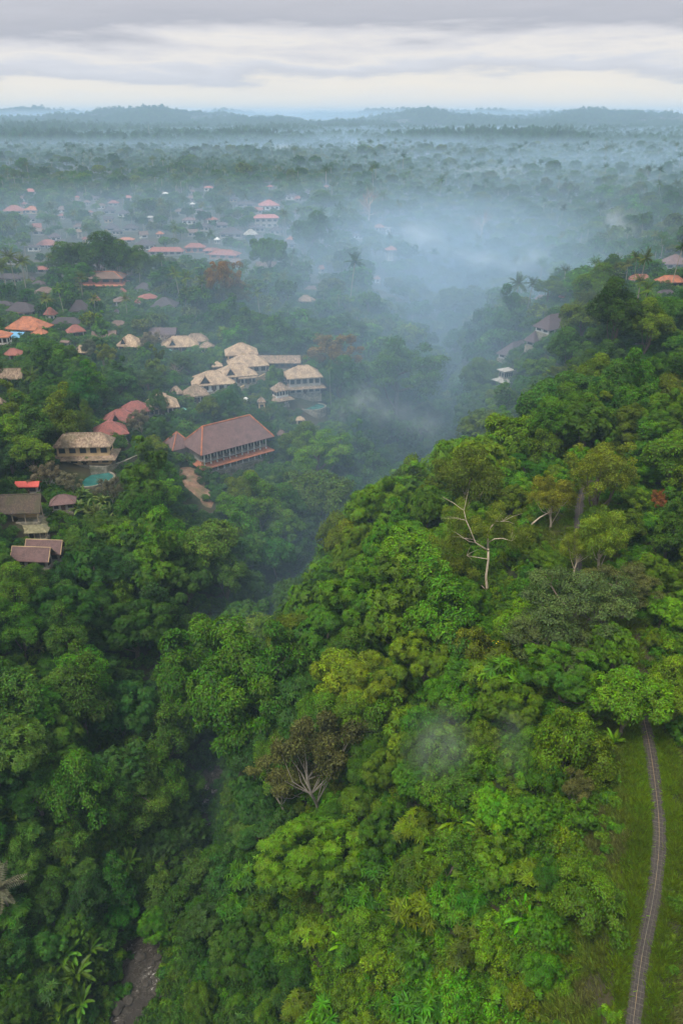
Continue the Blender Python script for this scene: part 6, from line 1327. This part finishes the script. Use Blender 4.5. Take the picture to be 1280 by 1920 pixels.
# the thicker air that lies over the plain and in the ravine: smooth, densest at its middle
def air_mat():
    m, nt = new_mat('plain_haze'); out = N(nt, 'ShaderNodeOutputMaterial'); v = N(nt, 'ShaderNodeVolumePrincipled'); v.inputs['Color'].default_value = (.53, .755, 1.0, 1); v.inputs['Anisotropy'].default_value = .1
    tc = N(nt, 'ShaderNodeTexCoord'); ln = N(nt, 'ShaderNodeVectorMath', operation='LENGTH'); L(nt, tc.outputs['Object'], ln.inputs[0])
    f = mth(nt, 'SUBTRACT', 1, mth(nt, 'MULTIPLY', ln.outputs['Value'], ln.outputs['Value']), clamp=True); oi = N(nt, 'ShaderNodeObjectInfo'); oc = N(nt, 'ShaderNodeSeparateColor'); L(nt, oi.outputs['Color'], oc.inputs[0])
    L(nt, mth(nt, 'MULTIPLY', f, mth(nt, 'MULTIPLY', oc.outputs[0], .01)), v.inputs['Density']); L(nt, v.outputs[0], out.inputs['Volume']); return m
AIR = air_mat()
mist((0, 3300, -14), (5200, 2900, 50), AIR, .26, 'blue haze thickening over the plain towards the hills')
mist((35, 380, -26), (165, 250, 72), AIR, .56, 'blue haze filling the ravine beyond the ridge spur', rz=-.1)
mist((170, 820, -15), (330, 380, 50), AIR, .22, 'blue haze where the ravine widens behind the hill')
mist((430, 1250, -10), (620, 420, 48), AIR, .26, 'blue haze over the plain behind the orange-roofed hill villas')
mist((0, 5900, 0), (6500, 1250, 120), AIR, .26, 'pale haze softening the hills on the horizon')
mist((-110, 560, -5), (380, 360, 46), AIR, .19, 'light blue haze over the villas and village')
mist((-14, 190, -48), (48, 110, 34), AIR, .42, 'faint blue haze deep in the near gorge')
# wisps
def puffs(spec, label):
    for i, (px, py, Z, w, hgt, dp, k) in enumerate(spec): mist_at(px, py, Z, w, hgt, dp, k, label if i == 0 else label+', part of the same drift', MISTN)
puffs([(795, 450, 0, 110, 34, 22, .4), (768, 436, 2, 70, 22, 18, .3), (822, 470, -6, 80, 22, 18, .3), (700, 478, -4, 90, 14, 18, .16)], 'white wisp drifting over the hazy slope by the columned pavilion')
puffs([(905, 488, -4, 120, 16, 22, .4), (965, 498, -6, 110, 14, 22, .34), (865, 476, -3, 70, 12, 18, .3), (1000, 480, -4, 80, 18, 20, .2)], 'long white wisp over the ravine')
puffs([(1150, 412, 2, 60, 26, 20, .34), (1172, 432, -2, 70, 20, 20, .26)], 'slanting white wisp behind the skyline palms')
puffs([(680, 748, -12, 110, 16, 14, .26), (730, 772, -16, 130, 14, 14, .24), (790, 800, -22, 150, 16, 18, .18), (640, 775, -14, 60, 12, 10, .14), (850, 830, -30, 120, 16, 16, .16)], 'thin wisp trailing over the valley flank right of the villas')
puffs([(812, 1400, 0, 170, 14, 9, .22), (850, 1385, 1, 120, 11, 7, .22)], 'small puff of mist over the near ridge side')
puffs([(960, 1392, 4, 110, 12, 7, .2)], 'smaller puff of mist near the foliage tower')
puffs([(690, 1350, -12, 90, 7, 6, .25)], 'thin puff of mist behind the brown thin tree')
puffs([(530, 278, 8, 60, 26, 40, .25)], 'pale smoke rising in the far plain')
# low banks across the plain, trees standing out of them
for k, (px, py, Z, w, hgt, deep, s, lab) in enumerate(((1000, 300, -2, 760, 24, 200, .30, 'mist bank in front of the far woods at the brighter side'), (1150, 275, -2, 620, 26, 300, .34, 'mist bank along the middle of the plain at the brighter side'), (700, 288, -3, 560, 20, 200, .26, 'mist bank in the middle of the plain'),
        (930, 330, 0, 460, 30, 170, .34, 'mist pool where the ravine opens to the plain'), (300, 278, -3, 560, 20, 240, .2, 'thin mist bank behind the village plain'), (550, 264, -2, 900, 24, 330, .3, 'long thin far mist bank'), (1050, 258, -2, 800, 28, 420, .4, 'far bright mist bank'),
        (150, 258, -2, 560, 24, 380, .28, 'far mist bank at the darker side'), (800, 244, 0, 1300, 34, 600, .4, 'farthest mist bank under the hills'), (640, 320, -3, 420, 20, 140, .2, 'low haze over the far village gardens'), (1180, 335, -4, 420, 26, 170, .3, 'mist lying behind the hill palms'), (300, 240, 0, 900, 30, 600, .35, 'farthest mist bank at the darker side'))):
    mist_at(px, py, Z, w, hgt, deep, s, lab)
